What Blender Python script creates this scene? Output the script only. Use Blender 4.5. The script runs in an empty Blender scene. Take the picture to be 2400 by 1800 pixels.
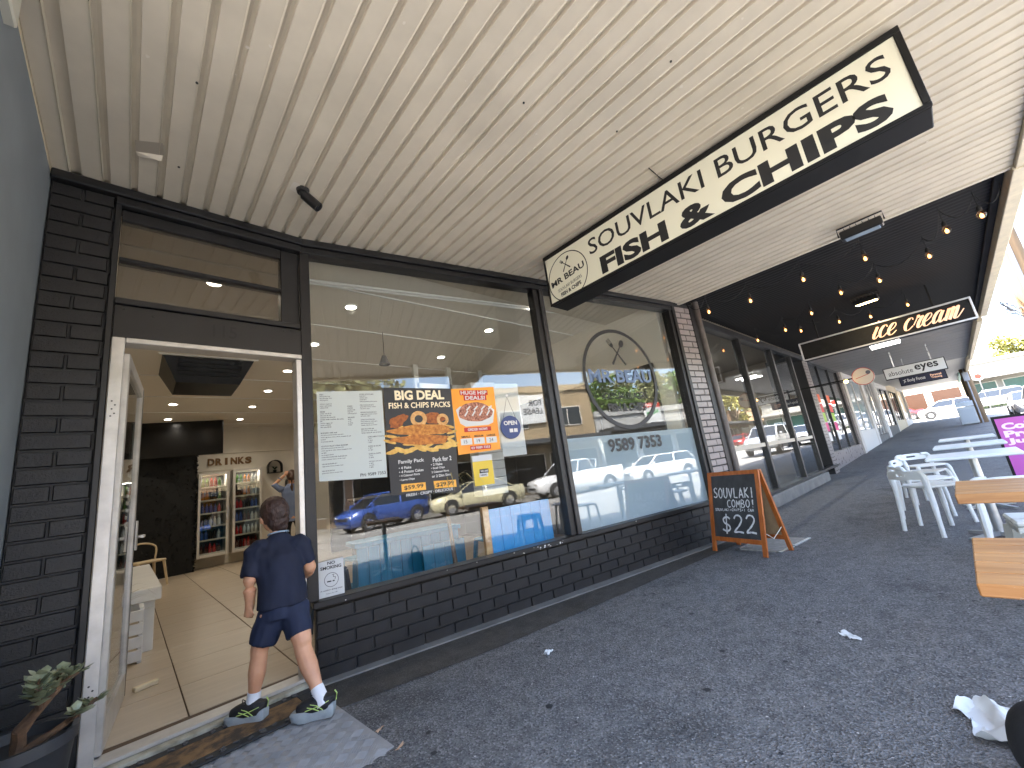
import bpy, bmesh, math, random
from mathutils import Vector, Matrix, noise
random.seed(7)
R = math.radians
sc = bpy.context.scene
col = sc.collection

# ---------------------------------------------------------------- camera
CAM = Vector((0, 0, 1.12))
yaw, pit, rol = R(43.659), R(12.662), R(-8.043)
fw = Vector((math.sin(yaw)*math.cos(pit), math.cos(yaw)*math.cos(pit), math.sin(pit)))
r0 = Vector((math.cos(yaw), -math.sin(yaw), 0))
u0 = r0.cross(fw)
cr = math.cos(rol)*r0 + math.sin(rol)*u0
cu_ = -math.sin(rol)*r0 + math.cos(rol)*u0
cd = bpy.data.cameras.new('camera')
cam = bpy.data.objects.new('camera', cd)
col.objects.link(cam)
m = Matrix((cr, cu_, -fw)).transposed().to_4x4()
m.translation = CAM
cam.matrix_world = m
cd.sensor_width = 36
cd.lens = 955.52/2400*36
cd.clip_start = 0.02
cd.clip_end = 2000
sc.camera = cam

# ---------------------------------------------------------------- world, sun, exposure
SUN_EL, SUN_AZ = R(60), R(-30)         # sun stands behind the shops: azimuth measured from +y towards +x
wd = bpy.data.worlds.new('World'); sc.world = wd; wd.use_nodes = True
nt = wd.node_tree; nt.nodes.clear()
sky = nt.nodes.new('ShaderNodeTexSky'); sky.sky_type = 'NISHITA'; sky.sun_disc = False
sky.sun_elevation = SUN_EL; sky.sun_rotation = SUN_AZ; sky.air_density = 1.0; sky.dust_density = 3.5; sky.ozone_density = 1.0
bg = nt.nodes.new('ShaderNodeBackground'); bg.inputs[1].default_value = 0.15
wo = nt.nodes.new('ShaderNodeOutputWorld')
nt.links.new(sky.outputs[0], bg.inputs[0]); nt.links.new(bg.outputs[0], wo.inputs[0])
sl = bpy.data.lights.new('sun', 'SUN'); sl.energy = 4.5; sl.angle = R(0.55); sl.color = (1, .95, .87)
so = bpy.data.objects.new('sun', sl); col.objects.link(so)
sdir = Vector((math.sin(SUN_AZ)*math.cos(SUN_EL), math.cos(SUN_AZ)*math.cos(SUN_EL), math.sin(SUN_EL)))
so.rotation_euler = sdir.to_track_quat('Z', 'Y').to_euler()
so.location = (0, 20, 30)
vs = sc.view_settings
sc.display_settings.display_device = 'sRGB'
vs.view_transform = 'Standard'; vs.look = 'None'; vs.gamma = 1; vs.use_curve_mapping = False
vs.exposure = 3.72
cy = sc.cycles
cy.use_denoising = True
try: cy.denoiser = 'OPENIMAGEDENOISE'
except Exception: pass
cy.use_adaptive_sampling = True; cy.adaptive_threshold = 0.012
cy.max_bounces = 9; cy.diffuse_bounces = 4; cy.glossy_bounces = 4; cy.transmission_bounces = 6; cy.transparent_max_bounces = 16
cy.sample_clamp_indirect = 6; cy.caustics_reflective = False; cy.caustics_refractive = False

# ---------------------------------------------------------------- material helpers
MATS = {}
def srgb(r, g, b):
    f = lambda c: (c/255)/12.92 if c/255 <= .04045 else ((c/255+.055)/1.055)**2.4
    return (f(r), f(g), f(b))
def mat(name, color, rough=.6, metal=0, var=0, vscale=6, bump=0, bscale=60, spec=.5, emit=None, estr=0, color2=None, detail=4, stretch=None, coat=0, bdist=.002, vmin=.35, vmax=.65):
    if name in MATS: return MATS[name]
    mt = bpy.data.materials.new(name); mt.use_nodes = True
    n = mt.node_tree; b = n.nodes['Principled BSDF']
    b.inputs['Base Color'].default_value = (*color, 1)
    b.inputs['Roughness'].default_value = rough
    b.inputs['Metallic'].default_value = metal
    b.inputs['Specular IOR Level'].default_value = spec
    if coat: b.inputs['Coat Weight'].default_value = coat; b.inputs['Coat Roughness'].default_value = .06
    if emit:
        b.inputs['Emission Color'].default_value = (*emit, 1); b.inputs['Emission Strength'].default_value = estr
    if var or color2 or bump:
        tc = n.nodes.new('ShaderNodeTexCoord'); mp = n.nodes.new('ShaderNodeMapping')
        n.links.new(tc.outputs['Object'], mp.inputs[0])
        if stretch: mp.inputs['Scale'].default_value = stretch
    if var or color2:
        nz = n.nodes.new('ShaderNodeTexNoise'); nz.inputs['Scale'].default_value = vscale; nz.inputs['Detail'].default_value = detail
        nz.inputs['Roughness'].default_value = .6
        n.links.new(mp.outputs[0], nz.inputs['Vector'])
        rp = n.nodes.new('ShaderNodeMapRange'); rp.inputs[1].default_value = vmin; rp.inputs[2].default_value = vmax
        n.links.new(nz.outputs[0], rp.inputs[0])
        mx = n.nodes.new('ShaderNodeMix'); mx.data_type = 'RGBA'
        c2 = color2 if color2 else tuple(min(1, c*(1+var)) for c in color)
        c1 = color if color2 else tuple(c*(1-var) for c in color)
        mx.inputs[6].default_value = (*c1, 1); mx.inputs[7].default_value = (*c2, 1)
        n.links.new(rp.outputs[0], mx.inputs[0]); n.links.new(mx.outputs[2], b.inputs['Base Color'])
        if var:
            rr = n.nodes.new('ShaderNodeMapRange'); rr.inputs[3].default_value = max(0, rough-.12); rr.inputs[4].default_value = min(1, rough+.12)
            n.links.new(nz.outputs[0], rr.inputs[0]); n.links.new(rr.outputs[0], b.inputs['Roughness'])
    if bump:
        n2 = n.nodes.new('ShaderNodeTexNoise'); n2.inputs['Scale'].default_value = bscale; n2.inputs['Detail'].default_value = 3
        n.links.new(mp.outputs[0], n2.inputs['Vector'])
        bp = n.nodes.new('ShaderNodeBump'); bp.inputs['Strength'].default_value = bump; bp.inputs['Distance'].default_value = bdist
        n.links.new(n2.outputs[0], bp.inputs['Height']); n.links.new(bp.outputs[0], b.inputs['Normal'])
    MATS[name] = mt
    return mt
def glass(name, tint=(.94, .96, .96), ior=1.62, rough=0.0, film=0, filmcol=(.7, .8, .85)):
    if name in MATS: return MATS[name]
    mt = bpy.data.materials.new(name); mt.use_nodes = True
    n = mt.node_tree; n.nodes.clear()
    o = n.nodes.new('ShaderNodeOutputMaterial'); t = n.nodes.new('ShaderNodeBsdfTransparent'); g = n.nodes.new('ShaderNodeBsdfGlossy')
    t.inputs[0].default_value = (*tint, 1); g.inputs['Roughness'].default_value = rough
    # Schlick reflectance, the same from both sides of the pane
    ge = n.nodes.new('ShaderNodeNewGeometry'); dt = n.nodes.new('ShaderNodeVectorMath'); dt.operation = 'DOT_PRODUCT'
    n.links.new(ge.outputs['Normal'], dt.inputs[0]); n.links.new(ge.outputs['Incoming'], dt.inputs[1])
    def mth(op, a, b=None, clamp=False):
        q = n.nodes.new('ShaderNodeMath'); q.operation = op; q.use_clamp = clamp
        for k, z in enumerate((a, b)):
            if z is None: continue
            if isinstance(z, (int, float)): q.inputs[k].default_value = z
            else: n.links.new(z, q.inputs[k])
        return q
    ab = mth('ABSOLUTE', dt.outputs['Value']); om = mth('SUBTRACT', 1.0, ab.outputs[0], True); p5 = mth('POWER', om.outputs[0], 5.0)
    f0 = ((ior-1)/(ior+1))**2
    mu = mth('MULTIPLY_ADD', p5.outputs[0], 1-f0); mu.inputs[2].default_value = f0
    mx = n.nodes.new('ShaderNodeMixShader'); n.links.new(mu.outputs[0], mx.inputs[0])
    base = t.outputs[0]
    if film:
        d = n.nodes.new('ShaderNodeBsdfDiffuse'); d.inputs[0].default_value = (*filmcol, 1)
        tl = n.nodes.new('ShaderNodeBsdfTranslucent'); tl.inputs[0].default_value = (*filmcol, 1)
        m1 = n.nodes.new('ShaderNodeMixShader'); m1.inputs[0].default_value = .35
        n.links.new(d.outputs[0], m1.inputs[1]); n.links.new(tl.outputs[0], m1.inputs[2])
        m2 = n.nodes.new('ShaderNodeMixShader'); m2.inputs[0].default_value = film
        n.links.new(t.outputs[0], m2.inputs[1]); n.links.new(m1.outputs[0], m2.inputs[2]); base = m2.outputs[0]
    tc = n.nodes.new('ShaderNodeTexCoord'); nz = n.nodes.new('ShaderNodeTexNoise'); nz.inputs['Scale'].default_value = 1.7; nz.inputs['Detail'].default_value = 2
    bp = n.nodes.new('ShaderNodeBump'); bp.inputs['Strength'].default_value = .12; bp.inputs['Distance'].default_value = .006      # old float glass is never quite flat
    n.links.new(tc.outputs['Object'], nz.inputs['Vector']); n.links.new(nz.outputs[0], bp.inputs['Height']); n.links.new(bp.outputs[0], g.inputs['Normal'])
    n.links.new(base, mx.inputs[1]); n.links.new(g.outputs[0], mx.inputs[2]); n.links.new(mx.outputs[0], o.inputs[0])
    MATS[name] = mt
    return mt

# ---------------------------------------------------------------- mesh helpers
class MB:
    def __init__(s): s.v = []; s.f = []; s.mi = []; s.cur = 0
    def add(s, vs, fs):
        b = len(s.v); s.v += [tuple(x) for x in vs]; s.f += [tuple(i+b for i in q) for q in fs]; s.mi += [s.cur]*len(fs); return s
    def box(s, x0, x1, y0, y1, z0, z1):
        vs = [(x, y, z) for x in (x0, x1) for y in (y0, y1) for z in (z0, z1)]
        return s.add(vs, [(0,1,3,2),(4,6,7,5),(0,4,5,1),(2,3,7,6),(0,2,6,4),(1,5,7,3)])
    def bbox(s, x0, x1, y0, y1, z0, z1, b=.004):      # box with chamfered edges
        bm = bmesh.new(); bmesh.ops.create_cube(bm, size=1)
        for v in bm.verts: v.co = Vector(((x0+x1)/2+v.co.x*(x1-x0), (y0+y1)/2+v.co.y*(y1-y0), (z0+z1)/2+v.co.z*(z1-z0)))
        bmesh.ops.bevel(bm, geom=bm.edges[:], offset=b, segments=1, profile=.5, affect='EDGES')
        bm.verts.index_update()
        s.add([v.co for v in bm.verts], [[v.index for v in f.verts] for f in bm.faces]); bm.free(); return s
    def beam(s, a, b, w, h, up=(0,0,1), w2=None, h2=None):   # box along a-b, may taper
        a, b = Vector(a), Vector(b); d = (b-a).normalized(); up = Vector(up)
        x = d.cross(up)
        if x.length < 1e-4: x = d.cross(Vector((1,0,0)))
        x.normalize(); y = x.cross(d)
        w2 = w if w2 is None else w2; h2 = h if h2 is None else h2
        vs = [a+x*sx*w/2+y*sy*h/2 for sx, sy in ((-1,-1),(1,-1),(1,1),(-1,1))] + [b+x*sx*w2/2+y*sy*h2/2 for sx, sy in ((-1,-1),(1,-1),(1,1),(-1,1))]
        return s.add(vs, [(3,2,1,0),(4,5,6,7),(0,1,5,4),(1,2,6,5),(2,3,7,6),(3,0,4,7)])
    def cyl(s, a, b, r, r2=None, n=12, caps=True):
        a, b = Vector(a), Vector(b); d = (b-a).normalized(); r2 = r if r2 is None else r2
        x = d.orthogonal().normalized(); y = d.cross(x)
        vs = [c+(x*math.cos(2*math.pi*i/n)+y*math.sin(2*math.pi*i/n))*q for c, q in ((a,r),(b,r2)) for i in range(n)]
        fs = [(i, (i+1)%n, n+(i+1)%n, n+i) for i in range(n)]
        if caps: fs += [tuple(range(n-1,-1,-1)), tuple(range(n,2*n))]
        return s.add(vs, fs)
    def tube(s, pts, rad, n=8, caps=True, sx=1, sy=1, up=(0,0,1)):
        pts = [Vector(q) for q in pts]; k = len(pts); rad = rad if isinstance(rad, (list, tuple)) else [rad]*k
        vs = []
        for i, q in enumerate(pts):
            d = (pts[min(i+1,k-1)]-pts[max(i-1,0)]).normalized()
            x = d.cross(Vector(up))
            if x.length < 1e-3: x = d.cross(Vector((1,0,0)))
            x.normalize(); y = x.cross(d)
            vs += [q+(x*sx*math.cos(2*math.pi*j/n)+y*sy*math.sin(2*math.pi*j/n))*rad[i] for j in range(n)]
        fs = [(i*n+j, i*n+(j+1)%n, (i+1)*n+(j+1)%n, (i+1)*n+j) for i in range(k-1) for j in range(n)]
        if caps: fs += [tuple(range(n-1,-1,-1)), tuple(range((k-1)*n, k*n))]
        return s.add(vs, fs)
    def lathe(s, prof, c=(0,0,0), n=20, ax=None):       # prof = (radius, height); about z
        vs = [(c[0]+r*math.cos(2*math.pi*j/n), c[1]+r*math.sin(2*math.pi*j/n), c[2]+h) for r, h in prof for j in range(n)]
        fs = [(i*n+j, i*n+(j+1)%n, (i+1)*n+(j+1)%n, (i+1)*n+j) for i in range(len(prof)-1) for j in range(n)]
        return s.add(vs, fs)
    def quad(s, a, b, c, d): return s.add([a,b,c,d], [(0,1,2,3)])
    def prism(s, poly, d, ax='y', o=0):                  # polygon given in two axes, extruded along the third from o to o+d
        def P(u, v, w): return {'y':(u,w,v),'z':(u,v,w),'x':(w,u,v)}[ax]
        k = len(poly); vs = [P(u,v,o) for u,v in poly]+[P(u,v,o+d) for u,v in poly]
        return s.add(vs, [tuple(range(k)), tuple(range(2*k-1,k-1,-1))]+[(i,k+i,k+(i+1)%k,(i+1)%k) for i in range(k)])
    def mesh(s, name, mats, smooth=False, auto=None):
        me = bpy.data.meshes.new(name); me.from_pydata(s.v, [], s.f); me.update()
        for q in (mats if isinstance(mats, (list, tuple)) else [mats]): me.materials.append(q)
        if any(s.mi): me.polygons.foreach_set('material_index', s.mi)
        bm = bmesh.new(); bm.from_mesh(me); bmesh.ops.recalc_face_normals(bm, faces=bm.faces[:]); 
        if smooth:
            ang = R(auto if auto else 40)
            for f in bm.faces: f.smooth = True
            for e in bm.edges:
                if len(e.link_faces) == 2 and e.calc_face_angle(0) > ang: e.smooth = False
        bm.to_mesh(me); bm.free()
        return me
    def build(s, name, mats, parent=None, loc=None, rz=None, smooth=False, auto=None, mw=None):
        return place(name, s.mesh(name, mats, smooth, auto), parent, loc, rz, mw)
def place(name, me, parent=None, loc=None, rz=None, mw=None):
    o = bpy.data.objects.new(name, me); col.objects.link(o)
    if parent: o.parent = parent
    if mw is not None: o.matrix_basis = mw
    if loc is not None: o.location = loc
    if rz is not None: o.rotation_euler = (0, 0, rz)
    return o
def tag(o, label=None, cat=None, group=None, kind=None):
    if label: o['label'] = label
    if cat: o['category'] = cat
    if group: o['group'] = group
    if kind: o['kind'] = kind
    return o
def thing(name, label, cat, loc=(0,0,0), rz=0, group=None, mw=None):
    o = bpy.data.objects.new(name, None); col.objects.link(o); o.empty_display_size = .1
    if mw is not None: o.matrix_basis = mw
    else: o.location = loc; o.rotation_euler = (0,0,rz)
    return tag(o, label, cat, group)
def copy_tree(o, parent=None):
    c = o.copy(); col.objects.link(c)
    if parent: c.parent = parent
    for ch in [x for x in col.objects if x.parent == o]: copy_tree(ch, c)
    return c
MW = Matrix.Translation((.94, 3.17, 0)) @ Matrix.Rotation(R(-10.5), 4, 'Z')    # window wall: x along, y into the shop
MD = Matrix.Translation((.94, 3.17, 0)) @ Matrix.Rotation(R(2), 4, 'Z')        # door bay: x negative to the left

# lettering: text -> flat outline in (x, y), fitted to a width and a cap height
TXT = {}
def glyphs(s, bold=0, shear=0):
    k = (s, bold, shear)
    if k not in TXT:
        c = bpy.data.curves.new('lettering', 'FONT'); c.body = s; c.offset = bold; c.resolution_u = 3; c.shear = shear
        o = bpy.data.objects.new('lettering', c); col.objects.link(o)
        dg = bpy.context.evaluated_depsgraph_get(); dg.update()
        me = bpy.data.meshes.new_from_object(o.evaluated_get(dg))
        v = [(q.co.x, q.co.y) for q in me.vertices]; f = [tuple(p.vertices) for p in me.polygons]
        bpy.data.objects.remove(o); bpy.data.curves.remove(c); bpy.data.meshes.remove(me)
        x0 = min(q[0] for q in v); x1 = max(q[0] for q in v); y0 = min(q[1] for q in v); y1 = max(q[1] for q in v)
        TXT[k] = ([(x-x0, y) for x, y in v], f, x1-x0, y0, y1)
    return TXT[k]
def put_text(mb, s, x, z, w, h, y=0, bold=0, shear=0, fn=None, rot=0):
    """text with its lower left corner at (x, z) in the plane y, w wide; h = height of its ink (None keeps proportion)"""
    v, f, tw, y0, y1 = glyphs(s, bold, shear)
    kx = (w/tw) if w else h/(y1-y0); kz = (h/(y1-y0)) if h else kx
    c, t = math.cos(rot), math.sin(rot)
    out = []
    for a, b in v:
        a, b = a*kx, (b-y0)*kz
        a, b = a*c-b*t, a*t+b*c
        out.append(fn(x+a, z+b) if fn else (x+a, y, z+b))
    mb.add(out, f)
def ellipse(cx, cz, rx, rz, n=40): return [(cx+rx*math.cos(2*math.pi*i/n), cz+rz*math.sin(2*math.pi*i/n)) for i in range(n)]
def ring(mb, cx, cz, rx, rz, w, y=0, n=56, fn=None):
    fn = fn or (lambda a, b: (a, y, b))
    o = [fn(*q) for q in ellipse(cx, cz, rx, rz, n)]; i = [fn(*q) for q in ellipse(cx, cz, rx-w, rz-w, n)]
    mb.add(o+i, [(k, (k+1)%n, n+(k+1)%n, n+k) for k in range(n)])
def stroke(mb, pts, w, y=0, fn=None, closed=False):          # ribbon drawn with a round-ish pen
    fn = fn or (lambda a, b: (a, y, b))
    k = len(pts); L = []
    for i in range(k):
        a = Vector(pts[max(i-1,0)]); b = Vector(pts[min(i+1,k-1)]); d = (b-a)
        d = d.normalized() if d.length > 1e-9 else Vector((1,0)); nn = Vector((-d.y, d.x)); ww = w[i] if isinstance(w, (list,tuple)) else w
        p = Vector(pts[i]); L += [fn(*(p+nn*ww/2)), fn(*(p-nn*ww/2))]
    mb.add(L, [(2*i, 2*i+1, 2*i+3, 2*i+2) for i in range(k-1)])
def smooth_path(pts, n=6):                                     # Catmull-Rom
    pts = [Vector(q) for q in pts]; out = []
    for i in range(len(pts)-1):
        p0, p1, p2, p3 = pts[max(i-1,0)], pts[i], pts[i+1], pts[min(i+2,len(pts)-1)]
        for j in range(n):
            t = j/n; out.append(.5*((2*p1)+(p2-p0)*t+(2*p0-5*p1+4*p2-p3)*t*t+(3*p1-p0-3*p2+p3)*t*t*t))
    return out+[pts[-1]]

# blob bodies: capsules and ellipsoids fused into one skin
def blob(prims, voxel=.012, smooth=4, name='body'):
    mb = MB()
    for q in prims:
        if q[0] == 'e':                                       # ellipsoid: centre, radii, optional rotation matrix
            c, rr = Vector(q[1]), q[2]; M = q[3] if len(q) > 3 else Matrix.Identity(3)
            n, k = 14, 10; vs = []
            for i in range(1, k):
                t = math.pi*i/k
                for j in range(n):
                    a = 2*math.pi*j/n
                    vs.append(c+M@Vector((rr[0]*math.sin(t)*math.cos(a), rr[1]*math.sin(t)*math.sin(a), rr[2]*math.cos(t))))
            top, bot = len(vs), len(vs)+1; vs += [c+M@Vector((0,0,rr[2])), c+M@Vector((0,0,-rr[2]))]
            fs = [(i*n+j, (i+1)*n+j, (i+1)*n+(j+1)%n, i*n+(j+1)%n) for i in range(k-2) for j in range(n)]
            fs += [(top, j, (j+1)%n) for j in range(n)]+[(bot, (k-2)*n+(j+1)%n, (k-2)*n+j) for j in range(n)]
            mb.add(vs, fs)
        elif q[0] == 'l':                                     # loft: list of (centre, rx, ry), rings in the xy plane
            n = 18; vs = []
            for c, rx, ry in q[1]:
                vs += [(c[0]+rx*math.copysign(abs(math.cos(2*math.pi*j/n))**.85, math.cos(2*math.pi*j/n)), c[1]+ry*math.sin(2*math.pi*j/n), c[2]) for j in range(n)]
            k = len(q[1]); mb.add(vs, [(i*n+j, i*n+(j+1)%n, (i+1)*n+(j+1)%n, (i+1)*n+j) for i in range(k-1) for j in range(n)]+[tuple(range(n-1,-1,-1)), tuple(range((k-1)*n, k*n))])
        else:                                                 # tapered limb through points
            mb.tube(q[1], q[2], 12, True, q[3] if len(q) > 3 else 1, q[4] if len(q) > 4 else 1)
    me = mb.mesh(name, [])
    o = bpy.data.objects.new('tmp', me); col.objects.link(o)
    md = o.modifiers.new('r', 'REMESH'); md.mode = 'VOXEL'; md.voxel_size = voxel
    ms = o.modifiers.new('s', 'SMOOTH'); ms.factor = .5; ms.iterations = smooth
    dg = bpy.context.evaluated_depsgraph_get(); dg.update()
    out = bpy.data.meshes.new_from_object(o.evaluated_get(dg))
    bpy.data.objects.remove(o); bpy.data.meshes.remove(me)
    for p in out.polygons: p.use_smooth = True
    return out
def blob_obj(name, prims, material, parent, voxel=.012, smooth=4, fold=0, fscale=9):
    me = blob(prims, voxel, smooth, name); me.materials.clear(); me.materials.append(material)
    if fold:
        for v in me.vertices:
            q = Vector((v.co.x*fscale, v.co.y*fscale, v.co.z*fscale*.6)); v.co += v.normal*fold*(noise.noise(q)+.5*noise.noise(q*2.3))
    return place(name, me, parent)
# ================================================================ materials
black_paint = mat('black_paint', (.0095, .0092, .0098), .42, var=.3, vscale=5, bump=.25, bscale=90)
black_brick = mat('black_painted_brick', (.0085, .0082, .0088), .5, var=.4, vscale=9, bump=.7, bscale=130, bdist=.003)
mortar_black = mat('black_painted_mortar', (.012, .0115, .012), .6, bump=.6, bscale=160)
soffit_mat = mat('cream_soffit_paint', srgb(212, 202, 184), .5, var=.07, vscale=2.2, bump=.12, bscale=14, bdist=.004)
soffit_dark = mat('charcoal_soffit_paint', (.016, .0155, .0155), .65, spec=.25, var=.2, vscale=3)
trim_cream = mat('cream_trim_paint', srgb(214, 202, 176), .5, var=.1, vscale=8)
grey_render = mat('blue_grey_render', srgb(128, 136, 142), .7, var=.08, vscale=3, bump=.25, bscale=120)
alu = mat('worn_aluminium', srgb(196, 193, 188), .38, metal=.55, var=.14, vscale=7, bump=.15, bscale=50)
alu_dark = mat('dark_aluminium', (.035, .034, .034), .35, metal=.4)
white_paint = mat('white_paint', (.72, .71, .68), .45, var=.05, vscale=4)
white_plastic = mat('white_plastic', (.70, .72, .70), .38, var=.05, vscale=5)
pane_glass = glass('window_glass')
frost_glass = glass('frosted_film_glass', film=.74, filmcol=(.70, .80, .86))
steel = mat('steel', (.55, .55, .55), .3, metal=1, var=.15, vscale=10)
rubber = mat('black_rubber', (.018, .018, .018), .75, bump=.3, bscale=80)
conc = mat('concrete', srgb(112, 110, 106), .8, var=.22, vscale=4, bump=.5, bscale=90)
paper = mat('white_paper', (.60, .61, .60), .6)
ink = mat('black_ink', (.012, .012, .013), .5)
white_ink = mat('white_print', (.66, .65, .62), .5)
timber = mat('oiled_timber', srgb(190, 138, 82), .42, color2=srgb(222, 178, 124), vscale=2.4, stretch=(7, 1, 7), detail=6, bump=.15, bscale=30)

def asphalt(name, base, dark, stain_amt, speck=240, grain=1.0):
    mt = bpy.data.materials.new(name); mt.use_nodes = True; n = mt.node_tree; b = n.nodes['Principled BSDF']
    tc = n.nodes.new('ShaderNodeTexCoord')
    def nz(scale, det, rough=.6):
        q = n.nodes.new('ShaderNodeTexNoise'); q.inputs['Scale'].default_value = scale; q.inputs['Detail'].default_value = det; q.inputs['Roughness'].default_value = rough
        n.links.new(tc.outputs['Object'], q.inputs['Vector']); return q
    def rng(src, a, c, d=0, e=1):
        q = n.nodes.new('ShaderNodeMapRange'); q.inputs[1].default_value = a; q.inputs[2].default_value = c; q.inputs[3].default_value = d; q.inputs[4].default_value = e
        n.links.new(src, q.inputs[0]); return q.outputs[0]
    def mix(fac, a, c):
        q = n.nodes.new('ShaderNodeMix'); q.data_type = 'RGBA'; n.links.new(fac, q.inputs[0])
        for k, z in ((6, a), (7, c)):
            if isinstance(z, tuple): q.inputs[k].default_value = (*z, 1)
            else: n.links.new(z, q.inputs[k])
        return q.outputs[2]
    big = nz(1.3, 4); mid = nz(9, 5, .7)
    vo = n.nodes.new('ShaderNodeTexVoronoi'); vo.inputs['Scale'].default_value = speck; n.links.new(tc.outputs['Object'], vo.inputs['Vector'])
    c1 = mix(rng(mid.outputs[0], .35, .68), dark, base)
    c2 = mix(rng(big.outputs[0], .54, .72, 0, stain_amt), c1, tuple(x*.38 for x in dark))
    sp = n.nodes.new('ShaderNodeSeparateColor'); n.links.new(vo.outputs['Color'], sp.inputs[0])
    c3 = mix(rng(sp.outputs[0], .6, 1.0, 0, .6), c2, tuple(min(1, x*1.8) for x in base))
    c3 = mix(rng(sp.outputs[1], .55, 1.0, 0, .75), c3, tuple(x*.35 for x in dark))
    n.links.new(c3, b.inputs['Base Color']); b.inputs['Roughness'].default_value = .82; b.inputs['Specular IOR Level'].default_value = .35
    bp = n.nodes.new('ShaderNodeBump'); bp.inputs['Strength'].default_value = 1.0*grain; bp.inputs['Distance'].default_value = .007
    n.links.new(vo.outputs['Distance'], bp.inputs['Height']); n.links.new(bp.outputs[0], b.inputs['Normal'])
    MATS[name] = mt
    return mt
foot_mat = asphalt('footpath_asphalt', (.175, .170, .165), (.100, .097, .095), .8, 125)
road_mat = asphalt('road_asphalt', (.21, .205, .195), (.17, .166, .158), .4, 120, .6)
strip_mat = asphalt('stained_concrete', (.085, .077, .066), (.045, .04, .034), .8, 300, .3)

# ================================================================ ground
def gz(x): return 0 if x < 12 else .025*(min(x, 70)-12)
XS = [-60, -14, -6, -2, 0, 2, 4, 6, 8, 10, 12, 16, 20, 26, 32, 40, 47, 55, 62, 70, 130, 400]
def strip(name, prof, material, x0=-400, x1=400, kind='structure', sub=1, xs=None):   # prof: (y, z offset) along the street
    mb = MB(); xx = [x0]+[x for x in (xs or XS) if x0 < x < x1]+[x1]; k = len(prof)
    mb.add([(x, y, gz(x)+z) for x in xx for y, z in prof], [(i*k+j, (i+1)*k+j, (i+1)*k+j+1, i*k+j+1) for i in range(len(xx)-1) for j in range(k-1)])
    o = mb.build(name, material); o['kind'] = kind; return o
tag(MB().add([(-900,-900,-1.2),(900,-900,-1.2),(900,900,-1.2),(-900,900,-1.2)], [(0,1,2,3)]).build('ground', conc), kind='structure')
strip('footpath', [(-1.02, 0), (3.6, 0)], foot_mat, -60, 47)
strip('kerb', [(-1.22, -.13), (-1.20, -.015), (-1.18, .003), (-1.02, .003), (-1.02, -.02)], conc, -60, 47)
strip('road', [(-15.2, -.28), (-8, -.17), (-1.22, -.13)], road_mat, -400, 400)
strip('far_kerb', [(-15.5, -.16), (-15.22, -.16), (-15.2, -.28)], conc, -60, 200)
strip('far_footpath', [(-60, -.158), (-15.5, -.158)], foot_mat, -60, 200)
strip('cross_street', [(-1.22, -.135), (-.5, -.06), (40, -.05)], road_mat, 47, 60)
strip('corner_footpath', [(-1.22, -.1), (-1.1, .02), (40, .02)], conc, 60, 200)
white_line = mat('road_line_paint', (.62, .62, .6), .7, var=.2, vscale=14)
for nm, y, z in (('parking_line', -3.4, -.155), ('lane_line', -7.4, -.158), ('lane_line', -10.9, -.205)):
    strip(nm, [(y-.06, z+.004+ (0)), (y+.06, z+.004)], white_line, -40, 60)
for i in range(9):
    x = -9+i*6.4
    mb = MB(); mb.add([(x,-3.34,-.148),(x+.1,-3.34,-.148),(x+.1,-1.6,-.128),(x,-1.6,-.128)], [(0,1,2,3)]); o = mb.build('parking_bay_line', white_line); o['kind'] = 'structure'
# stained concrete gutter strip at the foot of the shopfront
mb = MB(); pts = []
P = lambda s, d, z: tuple(MW @ Vector((s, d, z)))
mb.add([P(-.12,.0,.005), P(-.12,-.47,.005), P(1.1,-.50,.005), P(4.9,-.26,.005), P(5.3,-.2,.005), P(5.3,0,.005)], [(0,1,2,3,4,5)])
tag(mb.build('concrete_strip', strip_mat), kind='structure')
mb = MB(); mb.prism([(0,0),(5.3,0),(5.3,-.10),(2.5,-.12),(0,-.09)], .014, 'z', .001); o = mb.build('kerb_fillet', conc, mw=MW); o['kind'] = 'structure'

# ================================================================ the fish and chip shopfront
SH = thing('takeaway_shop', 'black painted brick takeaway shopfront with big windows and open glass door', 'shop', (.94, 3.17, 0))
Mi = Matrix.Translation((-.94, -3.17, 0))
def SW(mb, name, m, parent=SH, smooth=False): return mb.build(name, m, parent, mw=Mi @ MW if parent is SH else None, smooth=smooth)
def SD(mb, name, m, parent=SH, smooth=False): return mb.build(name, m, parent, mw=Mi @ MD if parent is SH else None, smooth=smooth)
BM = {}
def brick_mesh(w, h, m, d=.012):
    k = (round(w, 3), round(h, 3), m.name, d)
    if k not in BM:
        mb = MB(); e = .004
        mb.add([(0,0,0),(w,0,0),(w,0,h),(0,0,h),(e,-d,e),(w-e,-d,e),(w-e,-d,h-e),(e,-d,h-e)], [(4,5,6,7),(0,1,5,4),(1,2,6,5),(2,3,7,6),(3,0,4,7)])
        BM[k] = mb.mesh('brick', m)
    return BM[k]
def brickwork(wall, x0, x1, z0, z1, m, y=0, L=.23, H=.076, j=.010, half=True):
    n = max(1, round((z1-z0)/(H+j))); h = (z1-z0)/n-j
    for r in range(n):
        z = z0+r*(h+j); x = x0 - (L+j)/2*(r % 2)
        while x < x1-.02:
            a, b = max(x, x0), min(x+L, x1)
            if b-a > .02:
                place('brick', brick_mesh(b-a, h, m), wall, (a, y-.0015*random.random(), z+random.uniform(-.0012, .0012))).rotation_euler = (random.uniform(-.006,.006), 0, random.uniform(-.004,.004))
            x += L+j
# brick below the windows
w = SW(MB().box(0, 4.6, 0, .11, 0, .448), 'brick_wall', mortar_black)
brickwork(w, .004, 4.596, .012, .442, black_brick)
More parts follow.
